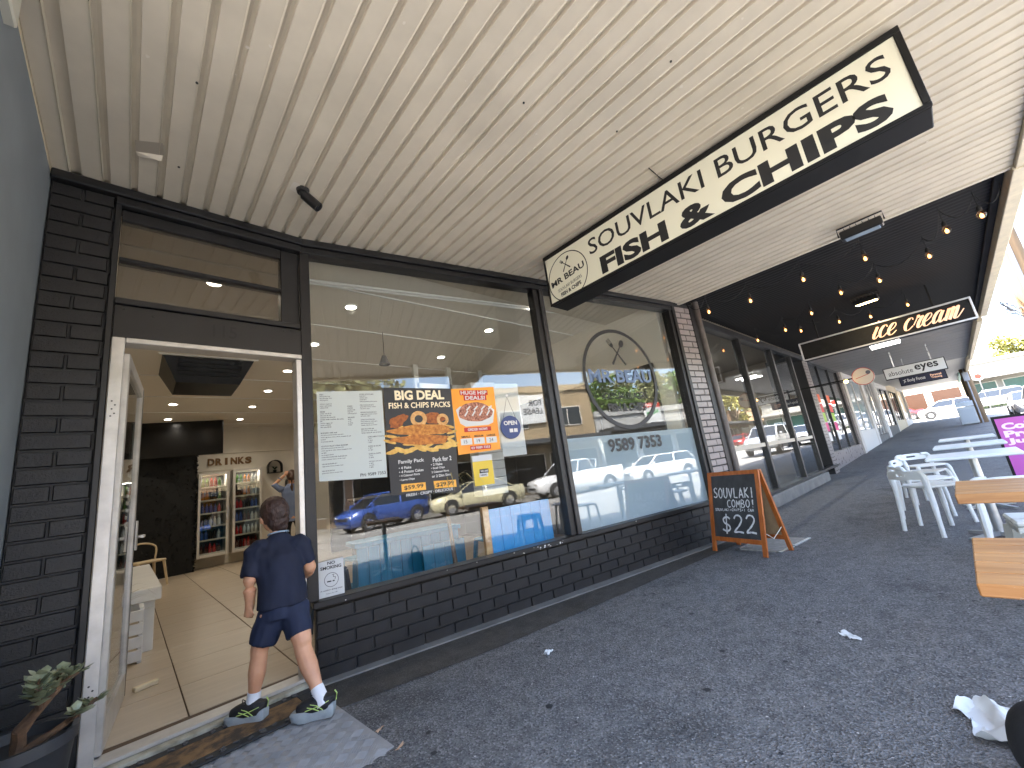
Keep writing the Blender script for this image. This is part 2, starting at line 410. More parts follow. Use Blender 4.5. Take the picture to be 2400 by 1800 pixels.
# brick pier left of the door
w = SD(MB().box(-1.372, -1.105, 0, .11, 0, 3.19), 'brick_pier', mortar_black)
brickwork(w, -1.368, -1.108, .012, 3.14, black_brick, L=.25)
# white glazed brick pier at the right, black at its foot
glaze = mat('grey_white_glazed_brick', srgb(138, 130, 127), .3, var=.1, vscale=6)
w = SW(MB().box(4.66, 5.02, -.02, .11, .449, 3.2), 'glazed_brick_pier', mortar_black)
brickwork(w, 4.67, 5.015, .46, 3.15, glaze, y=-.02, j=.012)
w = SW(MB().box(4.602, 5.02, -.02, .11, 0, .447), 'pier_foot', mortar_black)
brickwork(w, 4.61, 5.015, .012, .442, black_brick, y=-.02)
SW(MB().bbox(5.022, 5.12, -.04, .2, 0, 3.2), 'corner_post', black_paint)
SW(MB().bbox(4.60, 4.658, -.05, .08, .449, 3.2), 'corner_post', black_paint)
SW(MB().cyl((5.19,-.04,0),(5.19,-.04,3.25), .045, n=14), 'downpipe', mat('downpipe_paint', srgb(92, 86, 82), .4, var=.2), smooth=True)
# window frame
SW(MB().bbox(-.02, 4.6, -.055, .1, .449, .492, .006), 'window_sill', black_paint)
SW(MB().bbox(-.045, 4.6, -.04, .09, 3.075, 3.128, .005), 'head_rail', black_paint)
SW(MB().bbox(-.047, 4.602, -.065, .1, 3.13, 3.188, .006), 'cornice', black_paint)
SW(MB().bbox(-.05, .02, -.03, .10, .494, 3.073), 'window_post', black_paint)
SW(MB().bbox(2.225, 2.29, -.02, .09, .494, 3.073), 'mullion', black_paint)
SW(MB().bbox(2.292, 2.345, -.045, .07, .494, 3.073, .006), 'mullion', mat('mullion_satin', (.028, .026, .026), .35, var=.3, vscale=12))
SW(MB().bbox(4.54, 4.598, -.03, .09, .494, 3.073), 'window_post', black_paint)
SW(MB().box(.021, 2.224, .030, .036, .493, 3.074), 'window_pane', pane_glass)
fp = SW(MB().box(2.346, 4.539, .030, .036, .493, 3.074), 'window_pane', pane_glass)
SW(MB().box(2.35, 4.535, .0375, .0385, .496, 1.42), 'frosted_film', frost_glass)
# flaked paint spots along the sill
mb = MB(); 
for s, n_ in ((1.55, 1), (1.62, 2), (1.78, 2), (1.85, 5), (1.93, 4), (2.02, 4), (2.1, 2), (1.2, 1), (.95, 1), (3.1, 1), (.2, 1)):
    for k in range(n_):
        x = s+random.uniform(-.03,.03); z = .471+random.uniform(-.016,.016); r_ = random.uniform(.004,.011)
        mb.add([(x+r_*random.uniform(.5,1.2)*math.cos(a), -.0562, z+r_*.7*random.uniform(.5,1.1)*math.sin(a)) for a in [i*2*math.pi/7 for i in range(7)]], [tuple(range(7))])
SW(mb, 'flaked_paint', white_paint)
# door bay: post, lintel, transom
SD(MB().bbox(-1.104, -1.075, -.03, .12, 0, 3.13), 'door_post', black_paint)
SD(MB().bbox(-1.104, -.046, -.04, .1, 3.075, 3.128, .005), 'head_rail', black_paint)
SD(MB().bbox(-1.374, -.046, -.06, .1, 3.13, 3.188, .006), 'cornice', black_paint)
SD(MB().bbox(-1.074, -.047, -.012, .09, 2.215, 2.42), 'lintel', black_paint)
SD(MB().bbox(-1.074, -.06, -.03, .09, 2.422, 2.46), 'transom_sill', black_paint)
SD(MB().bbox(-.18, -.052, .012, .09, 2.462, 3.073), 'transom_side_panel', black_paint)
SD(MB().bbox(-1.072, -.182, .0, .08, 2.715, 2.74), 'transom_bar', black_paint)
SD(MB().bbox(-1.072, -.182, .01, .08, 3.0, 3.073), 'transom_head', black_paint)
tint = mat('dusty_glass_tint', (.1, .1, .1))
dusty = glass('dusty_transom_glass', tint=(.62, .60, .56), film=.16, filmcol=(.34, .29, .22))
SD(MB().box(-1.073, -.181, .040, .045, 2.461, 2.714), 'transom_pane', dusty)
SD(MB().box(-1.073, -.181, .040, .045, 2.741, 2.999), 'transom_pane', dusty)
for x, z in ((-1.03, 2.40), (-.90, 2.375), (-.12, 2.405), (-.17, 2.395)): SD(MB().cyl((x,-.014,z),(x,-.02,z), .008, n=8), 'screw_cap', black_paint)
mb = MB(); put_text(mb, '115', -.60, 2.285, .135, .085, -.0145, .01); SD(mb, 'street_number', mat('number_black', (.004, .004, .004), .6))
# aluminium door frame
SD(MB().bbox(-1.073, -1.015, -.035, .075, .065, 2.212, .004), 'door_jamb', alu)
SD(MB().bbox(-.094, -.056, -.02, .075, .065, 2.18, .004), 'door_jamb', alu)
SD(MB().bbox(-1.014, -.056, -.03, .075, 2.182, 2.214, .004), 'door_head', alu)
SD(MB().bbox(-.0545, -.0505, .0, .1, .0, 2.2, .001), 'jamb_lining', black_paint)
SD(MB().bbox(-1.073, -.056, -.02, .10, .047, .066, .003), 'door_track', alu)
SD(MB().bbox(-1.10, -.05, -.075, .10, 0, .046, .006), 'doorstep', mat('worn_stone_step', srgb(178, 174, 158), .6, color2=srgb(128,122,104), vscale=9, bump=.4))
mb = MB()
for z0 in (1.83, .42):
    for k, (dx, dz) in enumerate(((-.006, 0), (.008, -.022), (-.004, -.045), (.007, -.07), (-.007, -.085))): mb.cyl((-1.046+dx, -.0362, z0+dz), (-1.046+dx, -.0352, z0+dz), .0045, n=8)
SD(mb, 'hinge_holes', ink)
# the open door leaf, hinged at the left jamb and swung into the shop
DL = thing('door', None, None); DL.parent = SH
DL.matrix_basis = Mi @ MD @ Matrix.Translation((-1.008, .075, 0)) @ Matrix.Rotation(R(83), 4, 'Z')
Wd = .90
for a, b, c, d in ((0, .055, .07, 2.15), (Wd-.06, Wd, .07, 2.15)): MB().bbox(a, b, -.02, .022, c, d, .004).build('stile', alu, DL)
MB().bbox(.056, Wd-.061, -.02, .022, 2.075, 2.15, .004).build('top_rail', alu, DL)
MB().bbox(.056, Wd-.061, -.02, .022, .07, .22, .004).build('bottom_rail', alu, DL)
MB().box(.056, Wd-.061, -.003, .003, .221, 2.074).build('door_pane', pane_glass, DL)
MB().box(Wd-.034, Wd-.024, -.0215, .0235, .08, 2.14).build('edge_seal', rubber, DL)
h = MB().bbox(Wd-.052, Wd-.012, -.036, -.0225, .98, 1.18, .003).build('lock_plate', alu, DL)
MB().cyl((Wd-.03,-.035,1.07),(Wd-.03,-.075,1.07), .011).cyl((Wd-.03,-.07,1.07),(Wd-.16,-.07,1.07), .010).build('handle', steel, DL, smooth=True)
MB().bbox(Wd-.052, Wd-.012, .0245, .036, .98, 1.18, .003).build('lock_plate', alu, DL)
MB().cyl((Wd-.03,.035,1.07),(Wd-.03,.075,1.07), .011).cyl((Wd-.03,.07,1.07),(Wd-.16,.07,1.07), .010).build('handle', steel, DL, smooth=True)
mb = MB()
for k, wd_ in enumerate((.09,.05,.05,.05,.06,.07,.05,.09)): put_text(mb, '10AM-8PM' if k else 'HOURS', .45, 1.46-k*.045, wd_*2, .024, -.0045, .01)
mb.build('opening_hours', white_ink, DL)

# unseen mass added to keep the sun out of the rooms and shade the footpath
render_wall = mat('upper_wall_render', srgb(190, 180, 162), .8, var=.1, vscale=2)
bm_ = thing('sun_blocking_mass', 'unseen upper storey block added above the awnings to keep the sun out', 'building', (20, 8, 3.4))
MB().box(-34, 26, -5.4, 8, .32, 2.2).build('sun_block_wall', render_wall, bm_)
MB().box(-20.6, 26, -5.4, 8, .12, .31).build('sun_block_slab', conc, bm_)

# ================================================================ cream metal soffit of the awning
AW = thing('awning', 'cream ribbed metal awning ceiling over the takeaway shop', 'awning', (2.6, 1, 3.19))
def wall_y(x):
    if x < .94: return 3.17+(x-.94)*math.tan(R(2))-.058
    return 3.17-(x-.94)*math.tan(R(10.5))-.064
pitch = .1215; x = -.432; Z = 3.19; Y0 = -.88; i = 0
while x < 5.60:
    f = .088 if i else .07; g = pitch-f
    prof = [(x, 0), (x+f-.006, 0), (x+f, -.005), (x+f+.003, .022), (x+f+g*.5, .026), (x+f+g-.003, .022), (x+f+g, 0)]
    va = [(px_-2.6, Y0-1, pz) for px_, pz in prof]; vb = [(px_-2.6, wall_y(px_)-1+.02, pz) for px_, pz in prof]; k = len(prof)
    mb = MB().add(va+vb, [(q, q+1, k+q+1, k+q) for q in range(k-1)])
    mb.build('soffit_panel', soffit_mat, AW, smooth=True, auto=25)
    x += f+g; i += 1
XE = x
MB().box(-3.4, XE-2.6, -1.95, 2.35, .045, .118).build('awning_deck', render_wall, AW)
MB().bbox(XE-2.6+.001, XE-2.6+.05, -1.88, 1.3, -.012, .13, .004).build('edge_trim', soffit_mat, AW)
MB().bbox(-3.5, XE-2.6, -1.98, -1.885, -.04, .36, .006).build('fascia', trim_cream, AW)
MB().bbox(-3.06, -3.034, -1.88, 2.12, -.022, .012, .004).build('corner_bead', trim_cream, AW)
# torn flap and cut hole in the soffit, and screw heads, peeling chips
vent = MB(); vent.add([(-.085-2.6,2.61-1,-.0025),(.03-2.6,2.56-1,-.0025),(.04-2.6,2.66-1,-.0025),(-.08-2.6,2.70-1,-.0025)], [(0,1,2,3)])
o = vent.build('patched_cutout', mat('bent_cream_metal', srgb(170,160,145), .5), AW)
fl = MB(); fl.add([(-.08-2.6,2.70-1,-.004),(.035-2.6,2.66-1,-.004),(.03-2.6,2.685-1,-.03),(-.07-2.6,2.725-1,-.012)], [(0,1,2,3)]).add([(.03-2.6,2.56-1,-.004),(.04-2.6,2.66-1,-.004),(.05-2.6,2.655-1,-.02),(.045-2.6,2.575-1,-.014)], [(0,1,2,3)])
fl.build('bent_flap', soffit_mat, AW)
mb = MB()
for k in range(46):
    cx = random.uniform(-.35, 4.6); cyy = random.uniform(-.6, 2.4); r_ = random.uniform(.003, .011)
    mb.add([(cx-2.6+r_*random.uniform(.4,1.4)*math.cos(a), cyy-1+r_*random.uniform(.4,1.4)*math.sin(a), -.0045) for a in [q*2*math.pi/6 for q in range(6)]], [tuple(range(6))])
tag(mb.build('peeling_paint', mat('bare_primer', srgb(226, 218, 205), .6), AW), kind='stuff')
mb = MB()
for cx, cyy in ((.135, 2.05), (.11, 2.72), (1.55, 1.2), (2.2, 1.0), (.52, .9), (2.05, .55)): mb.cyl((cx-2.6, cyy-1, -.001), (cx-2.6, cyy-1, -.006), .006, n=8)
mb.build('rust_spots', ink, AW)
# dark corrugated soffit of the next shop
DW = thing('dark_awning', 'charcoal corrugated awning ceiling hung with festoon bulbs next door', 'awning', (10, 1, 3.3))
mb = MB(); xs = []; x = XE+.055; 
while x < 13.9: xs.append(x); x += .025
vs = [(a-10, b-1, .009*math.sin(a/.1*2*math.pi)) for a in xs for b in (-.86, 2.5)]
mb.add(vs, [(2*k, 2*k+2, 2*k+3, 2*k+1) for k in range(len(xs)-1)])
mb.build('corrugated_sheet', soffit_dark, DW, smooth=True, auto=80)
MB().box(XE+.052-10, 13.9-10, -1.9, 1.6, .02, .1).build('awning_deck', render_wall, DW)
MB().bbox(XE+.001-10, 13.9-10, -1.98, -1.87, -.16, .34, .006).build('fascia', trim_cream, DW)
MB().bbox(XE+.06-10, 13.88-10, -1.865, -1.80, -.045, -.012, .004).build('edge_batten', soffit_dark, DW)
# blue-grey wing wall on the left, with its stepped capping
GW = thing('wing_wall', 'blue grey rendered wing wall at the left edge of the shop', 'wall', (-.44, 2.3, 0))
MB().box(-.6, .003, -.6, 1.0, 0, 3.18).build('wall_face', grey_render, GW)
MB().bbox(-.6, .012, -1.05, -.605, 0, 3.05, .004).build('pilaster', grey_render, GW)
MB().bbox(-.62, .06, -1.4, -.2, 2.95, 3.178, .006).build('cap_block', trim_cream, GW) if False else None
MB().bbox(-.6, .035, -.75, -.32, 3.0, 3.17, .006).build('cap_block', mat('cap_paint', srgb(205,203,190), .6), GW)
# a pixel of the 2212-wide view of the photograph -> the point where its sight line meets a plane y = Y or z = Z or x = X
def sight(px_, py_):
    k = 2400/2212; f = 955.52
    return fw + cr*((px_*k-1200)/f) - cu_*((py_*k-900)/f)
def atY(px_, py_, Y): d = sight(px_, py_); return CAM+d*(Y/d.y)
def atX(px_, py_, X): d = sight(px_, py_); return CAM+d*(X/d.x)
def atZ(px_, py_, Z): d = sight(px_, py_); return CAM+d*((Z-CAM.z)/d.z)

# ================================================================ inside the takeaway shop
FZ = .066
wall_cream = mat('interior_cream_paint', srgb(228, 220, 204), .6, var=.04, vscale=2)
ceil_mat = mat('interior_ceiling_paint', srgb(226, 219, 206), .6)
tile_mat = mat('beige_floor_tile', srgb(172, 156, 134), .3, color2=srgb(186, 170, 148), vscale=1.5, stretch=(1, 9, 1), bump=.03, bscale=20)
grout = mat('brown_grout', srgb(84, 66, 48), .8)
fl = MB(); fl.add([(-.44,3.23,FZ-.004),(.94,3.27,FZ-.004),(5.4,2.47,FZ-.004),(5.4,12.3,FZ-.004),(-.44,12.3,FZ-.004)], [(0,1,2,3,4)])
floor_o = tag(fl.build('shop_floor', grout), kind='structure')
tw, th = .592, .592
for ix in range(-1, 9):
    for iy in range(0, 16):
        x0, y0 = -.30+ix*.6, 3.30+iy*.6
        a, b = max(x0, -.435), min(x0+tw, 5.39)
        if b-a < .05: continue
        yw = 3.3 if b < .9 else 3.17-(b-.94)*math.tan(R(10.5))+.14
        key = (round(b-a, 3), 'tile')
        if key not in BM: BM[key] = MB().bbox(0, b-a, 0, th, 0, .006, .002).mesh('floor_tile', tile_mat)
        place('floor_tile', BM[key], floor_o, (a, y0, FZ-.0045))
# tiles in the triangle behind the angled window
for ix in range(2, 9):
    x0 = -.30+ix*.6
    y1 = 3.296; a, b = x0, min(x0+tw, 5.39); ya, yb = 3.17-(a-.94)*.1853+.13, 3.17-(b-.94)*.1853+.13
    MB().prism([(a, ya), (b, yb), (b, y1), (a, y1)], .006, 'z', FZ-.0045).build('floor_tile', tile_mat, floor_o)
for nm, b, m_ in (('back_wall', (-.5, 5.5, 12.3, 12.4, 0, 3.4), wall_cream), ('left_wall', (-.54, -.441, 3.28, 12.3, 0, 3.4), wall_cream),
                  ('right_wall', (5.4, 5.5, 2.5, 12.3, 0, 3.4), wall_cream)):
    tag(MB().box(*b).build(nm, m_), kind='structure')
cl = tag(MB().add([(-.44,3.25,3.3),(.94,3.27,3.3),(5.4,2.45,3.3),(5.4,12.3,3.3),(-.44,12.3,3.3)], [(4,3,2,1,0)]).build('shop_ceiling', ceil_mat), kind='structure')
wh = mat('ceiling_batten_white', (.78, .77, .74), .5)
for y in (4.0, 5.05, 6.4, 7.75, 9.1, 10.45, 11.8):
    MB().box(-.43, 5.39, y-.012, y+.012, 3.288, 3.2995).build('ceiling_batten', wh, cl)
# bulkhead between window head and ceiling, inner wall lining
tag(MB().prism([(-.44,3.24),(.95,3.27),(5.39,2.46),(5.39,2.52),(.95,3.33),(-.44,3.30)], .15, 'z', 3.13).build('window_bulkhead', wall_cream), kind='structure')
# conduit along the window head
tag(MB().cyl(MW@Vector((.1,.75,3.255)), MW@Vector((4.4,.75,3.255)), .016, n=8).cyl(MW@Vector((.1,.82,3.26)), MW@Vector((4.4,.82,3.26)), .012, n=8).build('ceiling_conduit', wh, smooth=True), 'twin white conduit pipes running across the takeaway ceiling near the window', 'pipe')
MB_l = MB().lathe([(.0, .0), (.052, .0)], n=20)
lens_m = mat('downlight_lens', (1, .96, .9), .5, emit=(1, .93, .82), estr=2.2)
lens_me = MB().lathe([(.0005, -.0105), (.058, -.0105)], n=20).mesh('lamp_lens', lens_m)
trim_me = MB().lathe([(.058, -.003), (.06, -.012), (.078, -.009), (.08, -.0005)], n=24).mesh('trim_ring', wh, True)
ld = bpy.data.lights.new('downlight_beam', 'SPOT'); ld.energy = 2.5; ld.spot_size = R(150); ld.spot_blend = .8; ld.shadow_soft_size = .05; ld.color = (1, .90, .76)
ORD = ('nearest the front', 'second from the front', 'third from the front', 'fourth from the front', 'fifth from the front', 'farthest back')
for rown, cx, ys in (('left', .48, (4.39, 7.1, 9.7, 11.15)), ('middle', 1.78, (4.39, 5.74, 7.1, 8.45, 9.83, 11.2)), ('right', 3.84, (3.42, 4.36, 5.7, 8.4, 11.1))):
    for k, y in enumerate(ys):
        t = thing('downlight', 'lit round downlight in the takeaway ceiling, %s of the %s row' % (ORD[5] if k == len(ys)-1 else ORD[k], rown), 'downlight', (cx, y, 3.3), 0, 'downlights in the takeaway ceiling')
        place('trim_ring', trim_me, t); place('lamp_lens', lens_me, t)
        lo = bpy.data.objects.new('lamp', ld); col.objects.link(lo); lo.parent = t; lo.location = (0, 0, -.03)
# cassette air conditioner
acm = mat('ac_black', (.006, .006, .006), .4)
ac = thing('ceiling_air_conditioner', 'black box air conditioner hanging from the takeaway ceiling inside the door', 'air conditioner', (.72, 7.2, 3.3))
mb = MB(); a, b, hh = .52, .36, -.34
mb.add([(-a,-a,-.001),(a,-a,-.001),(a,a,-.001),(-a,a,-.001),(-b,-b,hh),(b,-b,hh),(b,b,hh),(-b,b,hh)], [(4,5,6,7),(0,1,5,4),(1,2,6,5),(2,3,7,6),(3,0,4,7)])
mb.build('housing', acm, ac)
MB().bbox(-.56, .56, -.56, -.525, -.02, -.001, .003).build('front_trim', wh, ac)
for k in range(5):
    t_ = .12+.15*k; y_ = -(a+(b-a)*t_)-.004; z_ = hh*t_
    MB().bbox(-.36, .36, y_-.02, y_, z_-.006, z_+.002, .002).build('louvre', mat('ac_louvre', (.012, .012, .012), .35), ac)
# television
tv = thing('wall_television', 'black flat television mounted high at the back left of the takeaway', 'television', (.75, 11.5, 2.95), R(-14))
MB().bbox(-.85, .75, -.03, .03, -.42, .42, .01).build('screen', mat('tv_screen', (.004, .004, .004), .25), tv)
MB().bbox(-.2, .2, .035, .12, -.2, .2, .01).build('bracket', acm, tv)
# black hedge panel
hw = thing('black_hedge_panel', 'black artificial hedge panel beside the drinks fridges', 'wall panel', (.3, 11.8, FZ))
fz_m = mat('black_foliage', (.004, .0045, .004), .8)
mb = MB().box(-.74, .74, 0, .12, 0, 2.6); mb.build('backing', fz_m, hw)
mb = MB()
for k in range(2600):
    s_ = random.random()
    if s_ < .45: p = Vector((.74, random.uniform(-.02,.1), random.uniform(0, 2.62)))
    elif s_ < .6: p = Vector((random.uniform(-.74,.74), random.uniform(0,.1), 2.6))
    else: p = Vector((random.uniform(-.74,.76), -.01, random.uniform(0, 2.62)))
    q = [p+Vector((random.gauss(0,.022), random.gauss(0,.02), random.gauss(0,.024))) for _ in range(3)]; mb.add(q, [(0,1,2)])
tag(mb.build('leaves', fz_m, hw), kind='stuff')
# drinks fridges
fr_m = mat('fridge_frame', srgb(206, 200, 190), .4, metal=.2)
fr_in = mat('fridge_inside', (.05, .048, .045), .5)
BOT = []
for cname, c_ in (('cola', (.06, .008, .006)), ('orange', (.5, .18, .03)), ('water', (.45, .5, .55)), ('green', (.10, .22, .05)), ('dark', (.02, .015, .014)), ('red', (.4, .02, .02)), ('blue', (.05, .1, .35)), ('white', (.6, .58, .55))):
    mm = mat('drink_'+cname, c_, .15); mc = mat('cap_'+cname, tuple(min(1, x*1.6+.05) for x in c_), .4)
    BOT.append((cname, MB().lathe([(.001,0),(.031,0),(.033,.02),(.033,.13),(.026,.165),(.013,.19),(.012,.2),(.012,.222),(.001,.223)], n=10).mesh('drink_bottle', mm, True)))
def fridge(x0, x1, z0, z1, side):
    y = 12.29
    f = thing('drinks_fridge', 'built in glass door drinks fridge, the %s of the pair under the lettering' % side, 'fridge', ((x0+x1)/2, y, FZ), 0, 'drinks fridges at the back of the takeaway')
    w_ = (x1-x0)/2; a, b = z0-FZ, z1-FZ
    MB().box(-w_+.02, w_-.02, .0, .006, a+.02, b-.02).build('inner_back', fr_in, f)
    for q in ((-w_, -w_+.05, a, b), (w_-.05, w_, a, b), (-w_+.051, w_-.051, b-.05, b), (-w_+.051, w_-.051, a, a+.06)): MB().bbox(q[0], q[1], -.42, 0, q[2], q[3], .004).build('door_frame', fr_m, f)
    MB().bbox(w_-.045 if side == 'left one' else -w_+.005, w_-.005 if side == 'left one' else -w_+.045, -.46, -.425, (a+b)/2-.18, (a+b)/2+.12, .005).build('door_handle', alu, f)
    n = 6; hs = (b-a-.12)/n
    for k in range(n):
        zz = a+.065+k*hs
        MB().bbox(-w_+.052, w_-.052, -.38, -.004, zz, zz+.012, .002).build('shelf', mat('wire_shelf', (.5, .5, .5), .4, metal=.6), f)
        MB().bbox(-w_+.052, w_-.052, -.395, -.383, zz-.005, zz+.03, .002).build('price_strip', mat('price_rail', srgb(200, 196, 188), .4), f)
        kinds = [random.choice(range(8)) for _ in range(3)]
        if k == 0: kinds = [0, 5, 0]
        nb = int((2*w_-.12)/.078)
        for j in range(nb):
            c_ = BOT[kinds[j*3//nb]]
            o = place('drink_bottle', c_[1], None, ((x0+x1)/2-w_+.095+j*.078, y-.33, FZ+zz+.0125)); o.scale = (1, 1, min(1.0, (hs-.03)/.225)*random.uniform(.9, 1))
            tag(o, '%s drink bottle standing on a shelf of the %s drinks fridge' % (c_[0], side.split()[0]), 'bottle', '%s bottles in the %s fridge' % (c_[0], side.split()[0]))
    MB().box(-w_+.05, w_-.05, -.415, -.412, a+.06, b-.05).build('glass_door', glass('fridge_glass', tint=(.9,.92,.9)), f)
    tl = bpy.data.lights.new('fridge_tube', 'AREA'); tl.shape = 'RECTANGLE'; tl.size = .5; tl.size_y = .04; tl.energy = .6; tl.color = (1, .93, .85)
    to = bpy.data.objects.new('tube_light', tl); col.objects.link(to); to.parent = f; to.location = (0, -.3, b-.06)
fridge(1.10, 1.68, .30, 2.16, 'left one'); fridge(1.76, 2.36, .30, 2.20, 'right one')
# surround panel, letters, rail
tag(MB().box(1.06, 2.72, 12.28, 12.299, 2.24, 2.62).build('fridge_header', wall_cream), 'cream header board above the two drinks fridges', 'panel')
sr = tag(MB().bbox(-.4, 5.38, 12.27, 12.297, 2.64, 2.67, .003).build('picture_rail', wall_cream), 'thin cream rail along the back wall of the takeaway', 'rail')
L = thing('drinks_lettering', 'brown capital letters reading DRINKS on the wall above the fridges', 'lettering', (1.3, 12.27, 2.36))
gold = mat('bronze_letter', srgb(120, 88, 50), .45, metal=.3)
def letters_solid(word, w, h, depth, m_, parent, gap=.12, bold=.04):
    n = len(word); cw = w/n
    for i, ch in enumerate(word):
        if ch == ' ': continue
        v, f, tw_, y0, y1 = glyphs(ch, bold); kx = cw*(1-gap)/max(tw_, .25)*(.55 if ch == 'I' else 1)
        bm = bmesh.new(); vv = [bm.verts.new((i*cw+a*kx+(cw*.24 if ch == 'I' else 0), 0, (b-y0)/(y1-y0)*h)) for a, b in v]
        for q in f:
            try: bm.faces.new([vv[k] for k in q])
            except ValueError: pass
        bmesh.ops.remove_doubles(bm, verts=bm.verts[:], dist=1e-5)
        g = bmesh.ops.extrude_face_region(bm, geom=bm.faces[:]); bmesh.ops.translate(bm, verts=[e for e in g['geom'] if isinstance(e, bmesh.types.BMVert)], vec=(0,-depth,0))
        bmesh.ops.recalc_face_normals(bm, faces=bm.faces[:]); me = bpy.data.meshes.new('letter'); bm.to_mesh(me); bm.free(); me.materials.append(m_); place('letter', me, parent)
letters_solid('DRINKS', .92, .17, .03, gold, L)
# arched wall niches
for (x, z, w_, lab) in ((2.72, 2.06, .34, 'black arched wall shelf with a pot plant right of the fridges'), (3.12, 1.62, .3, 'lower black arched wall shelf behind the woman')):
    t = thing('arched_shelf', lab, 'shelf', (x, 12.29, z))
    arc = [(-w_/2, 0)]+[(w_/2*math.cos(a), .16+w_/2*math.sin(a)) for a in [math.pi-math.pi*k/12 for k in range(13)]]+[(w_/2, 0)]
    for k in range(len(arc)-1): MB().beam((arc[k][0],-.08,arc[k][1]),(arc[k+1][0],-.08,arc[k+1][1]), .16, .02, up=(0,1,0)).build('arch_band', acm, t) if False else None
    mb = MB(); n = len(arc); ins = [(a*.86, .012+b*.93) for a, b in arc]
    for y in (-.16, 0): mb.add([(a,y,b) for a, b in arc]+[(a,y,b) for a, b in ins], [(k, (k+1)%n, n+(k+1)%n, n+k) for k in range(n)])
    mb.add([(a,-.16,b) for a, b in arc]+[(a,0,b) for a, b in arc], [(k, (k+1)%n, n+(k+1)%n, n+k) for k in range(n)])
    mb.build('arch_frame', acm, t)
    mb = MB()
    for k in range(26):
        a = random.uniform(0, 6.28); s_ = random.uniform(.03,.08); mb.add([(0,-.08,.07),(s_*math.cos(a)-.01,-.08+s_*.6*math.sin(a),.1+s_),(s_*math.cos(a)+.012,-.08+s_*.6*math.sin(a),.09+s_)], [(0,1,2)])
    mb.build('plant', mat('dark_leaf', (.012, .03, .01), .6), t)
    MB().lathe([(.001,.012),(.035,.012),(.045,.075),(.001,.075)], (0,-.08,0), 10).build('pot', acm, t)
# white bench table along the left wall
tb = thing('bench_table', 'thick white table along the left wall inside the door', 'table', (-.09, 5.2, FZ))
MB().bbox(-.33, .33, 0, 3.4, .42, .53, .006).build('table_top', white_paint, tb)
MB().bbox(-.30, .29, .06, 3.3, .36, .419, .004).build('apron', white_paint, tb)
for x, y in ((.20, .08), (-.28, .08), (.20, 3.2), (-.28, 3.2)): MB().bbox(x, x+.09, y, y+.09, 0, .359, .004).build('leg', white_paint, tb)
# chair with timber legs by the hedge panel
ch = thing('timber_chair', 'pale timber chair standing before the black hedge panel', 'chair', (.25, 10.6, FZ), R(20))
wd_ = mat('pale_timber', srgb(196, 176, 142), .5, var=.1)
MB().bbox(-.22, .22, -.22, .22, .43, .47, .012).build('seat', wd_, ch)
for sx in (-1, 1):
    for sy in (-1, 1): MB().beam((sx*.19, sy*.19, .44), (sx*.24, sy*.24, 0), .035, .035, w2=.025, h2=.025).build('leg', wd_, ch)
MB().tube(smooth_path([(-.21,.2,.47),(-.22,.24,.7),(0,.28,.78),(.22,.24,.7),(.21,.2,.47)]), .016).build('backrest', wd_, ch, smooth=True)
# basket planter behind the glass door, white crate
bk = thing('basket_planter', 'white woven basket planter seen through the open glass door', 'planter', (-.20, 4.55, FZ))
bmt = mat('white_wicker', srgb(206, 196, 178), .7, var=.15, vscale=40, bump=1, bscale=120, bdist=.006)
mb = MB()
for k in range(14):
    z = k*.026; w0 = .17+.03*math.sin(k*.5)*.0+.0022*k; nn = 32; sq = []
    for zz, off in ((z, -.004), (z+.013, .005), (z+.026, -.004)):
        for j in range(nn):
            a = 2*math.pi*j/nn; r_ = (w0+off+.004*math.cos(j*math.pi+k*math.pi))/max(abs(math.cos(a)), abs(math.sin(a)))**.8; sq.append((r_*math.cos(a), r_*math.sin(a), zz))
    mb.add(sq, [(i*nn+j, i*nn+(j+1)%nn, (i+1)*nn+(j+1)%nn, (i+1)*nn+j) for i in range(2) for j in range(nn)])
mb.build('basket', bmt, bk, smooth=True)
MB().lathe([(.001,.33),(.15,.33)], n=16).build('soil', mat('soil', (.03,.02,.014), .9), bk)
def strap_leaves(n_, length, spread, m_, parent, base=(0,0,0), w_=.012, droop=1.0, up=1.0, name='leaves'):
    mb = MB()
    for k in range(n_):
        a = random.uniform(0, 2*math.pi); l_ = length*random.uniform(.6, 1.1); sp = spread*random.uniform(.4, 1.2)
        pts = []
        for j in range(8):
            t = j/7; r_ = sp*t; z = up*l_*(t*1.25-droop*.75*t*t*t)
            pts.append(Vector((base[0]+r_*math.cos(a), base[1]+r_*math.sin(a), base[2]+z)))
        sd = Vector((-math.sin(a), math.cos(a), 0)); vs_ = []
        for j, q in enumerate(pts):
            ww = w_*(1-(j/7)**2)*(.6+.4*min(1, j/2))+.0008; vs_ += [q+sd*ww, q-sd*ww]
        mb.add(vs_, [(2*j, 2*j+1, 2*j+3, 2*j+2) for j in range(7)])
    return tag(mb.build(name, m_, parent, smooth=True), kind='stuff')
dry_leaf = mat('strap_leaf', srgb(112, 112, 70), .5, color2=srgb(160, 142, 96), vscale=5)
strap_leaves(46, .52, .36, dry_leaf, bk, (0,0,.32), .009, 1.1)
ct = thing('white_crate', 'white slatted crate under the bench table beside the door', 'crate', (.02, 4.92, FZ))
for z in (.02, .12, .22, .32): MB().bbox(-.17, .10, -.015, .0, z, z+.085, .003).build('slat', white_paint, ct)
for x in (-.16, .07): MB().bbox(x, x+.03, .002, .27, 0, .42, .003).build('post', white_paint, ct)
tag(MB().bbox(-.0, .13, -.022, .022, 0, .03, .004).build('door_stop', wood_w := mat('raw_pine', srgb(214, 200, 168), .6), None, tuple(atZ(288, 1497, FZ+.002)), R(20)), 'short pale timber wedge on the floor behind the open door', 'door stop')
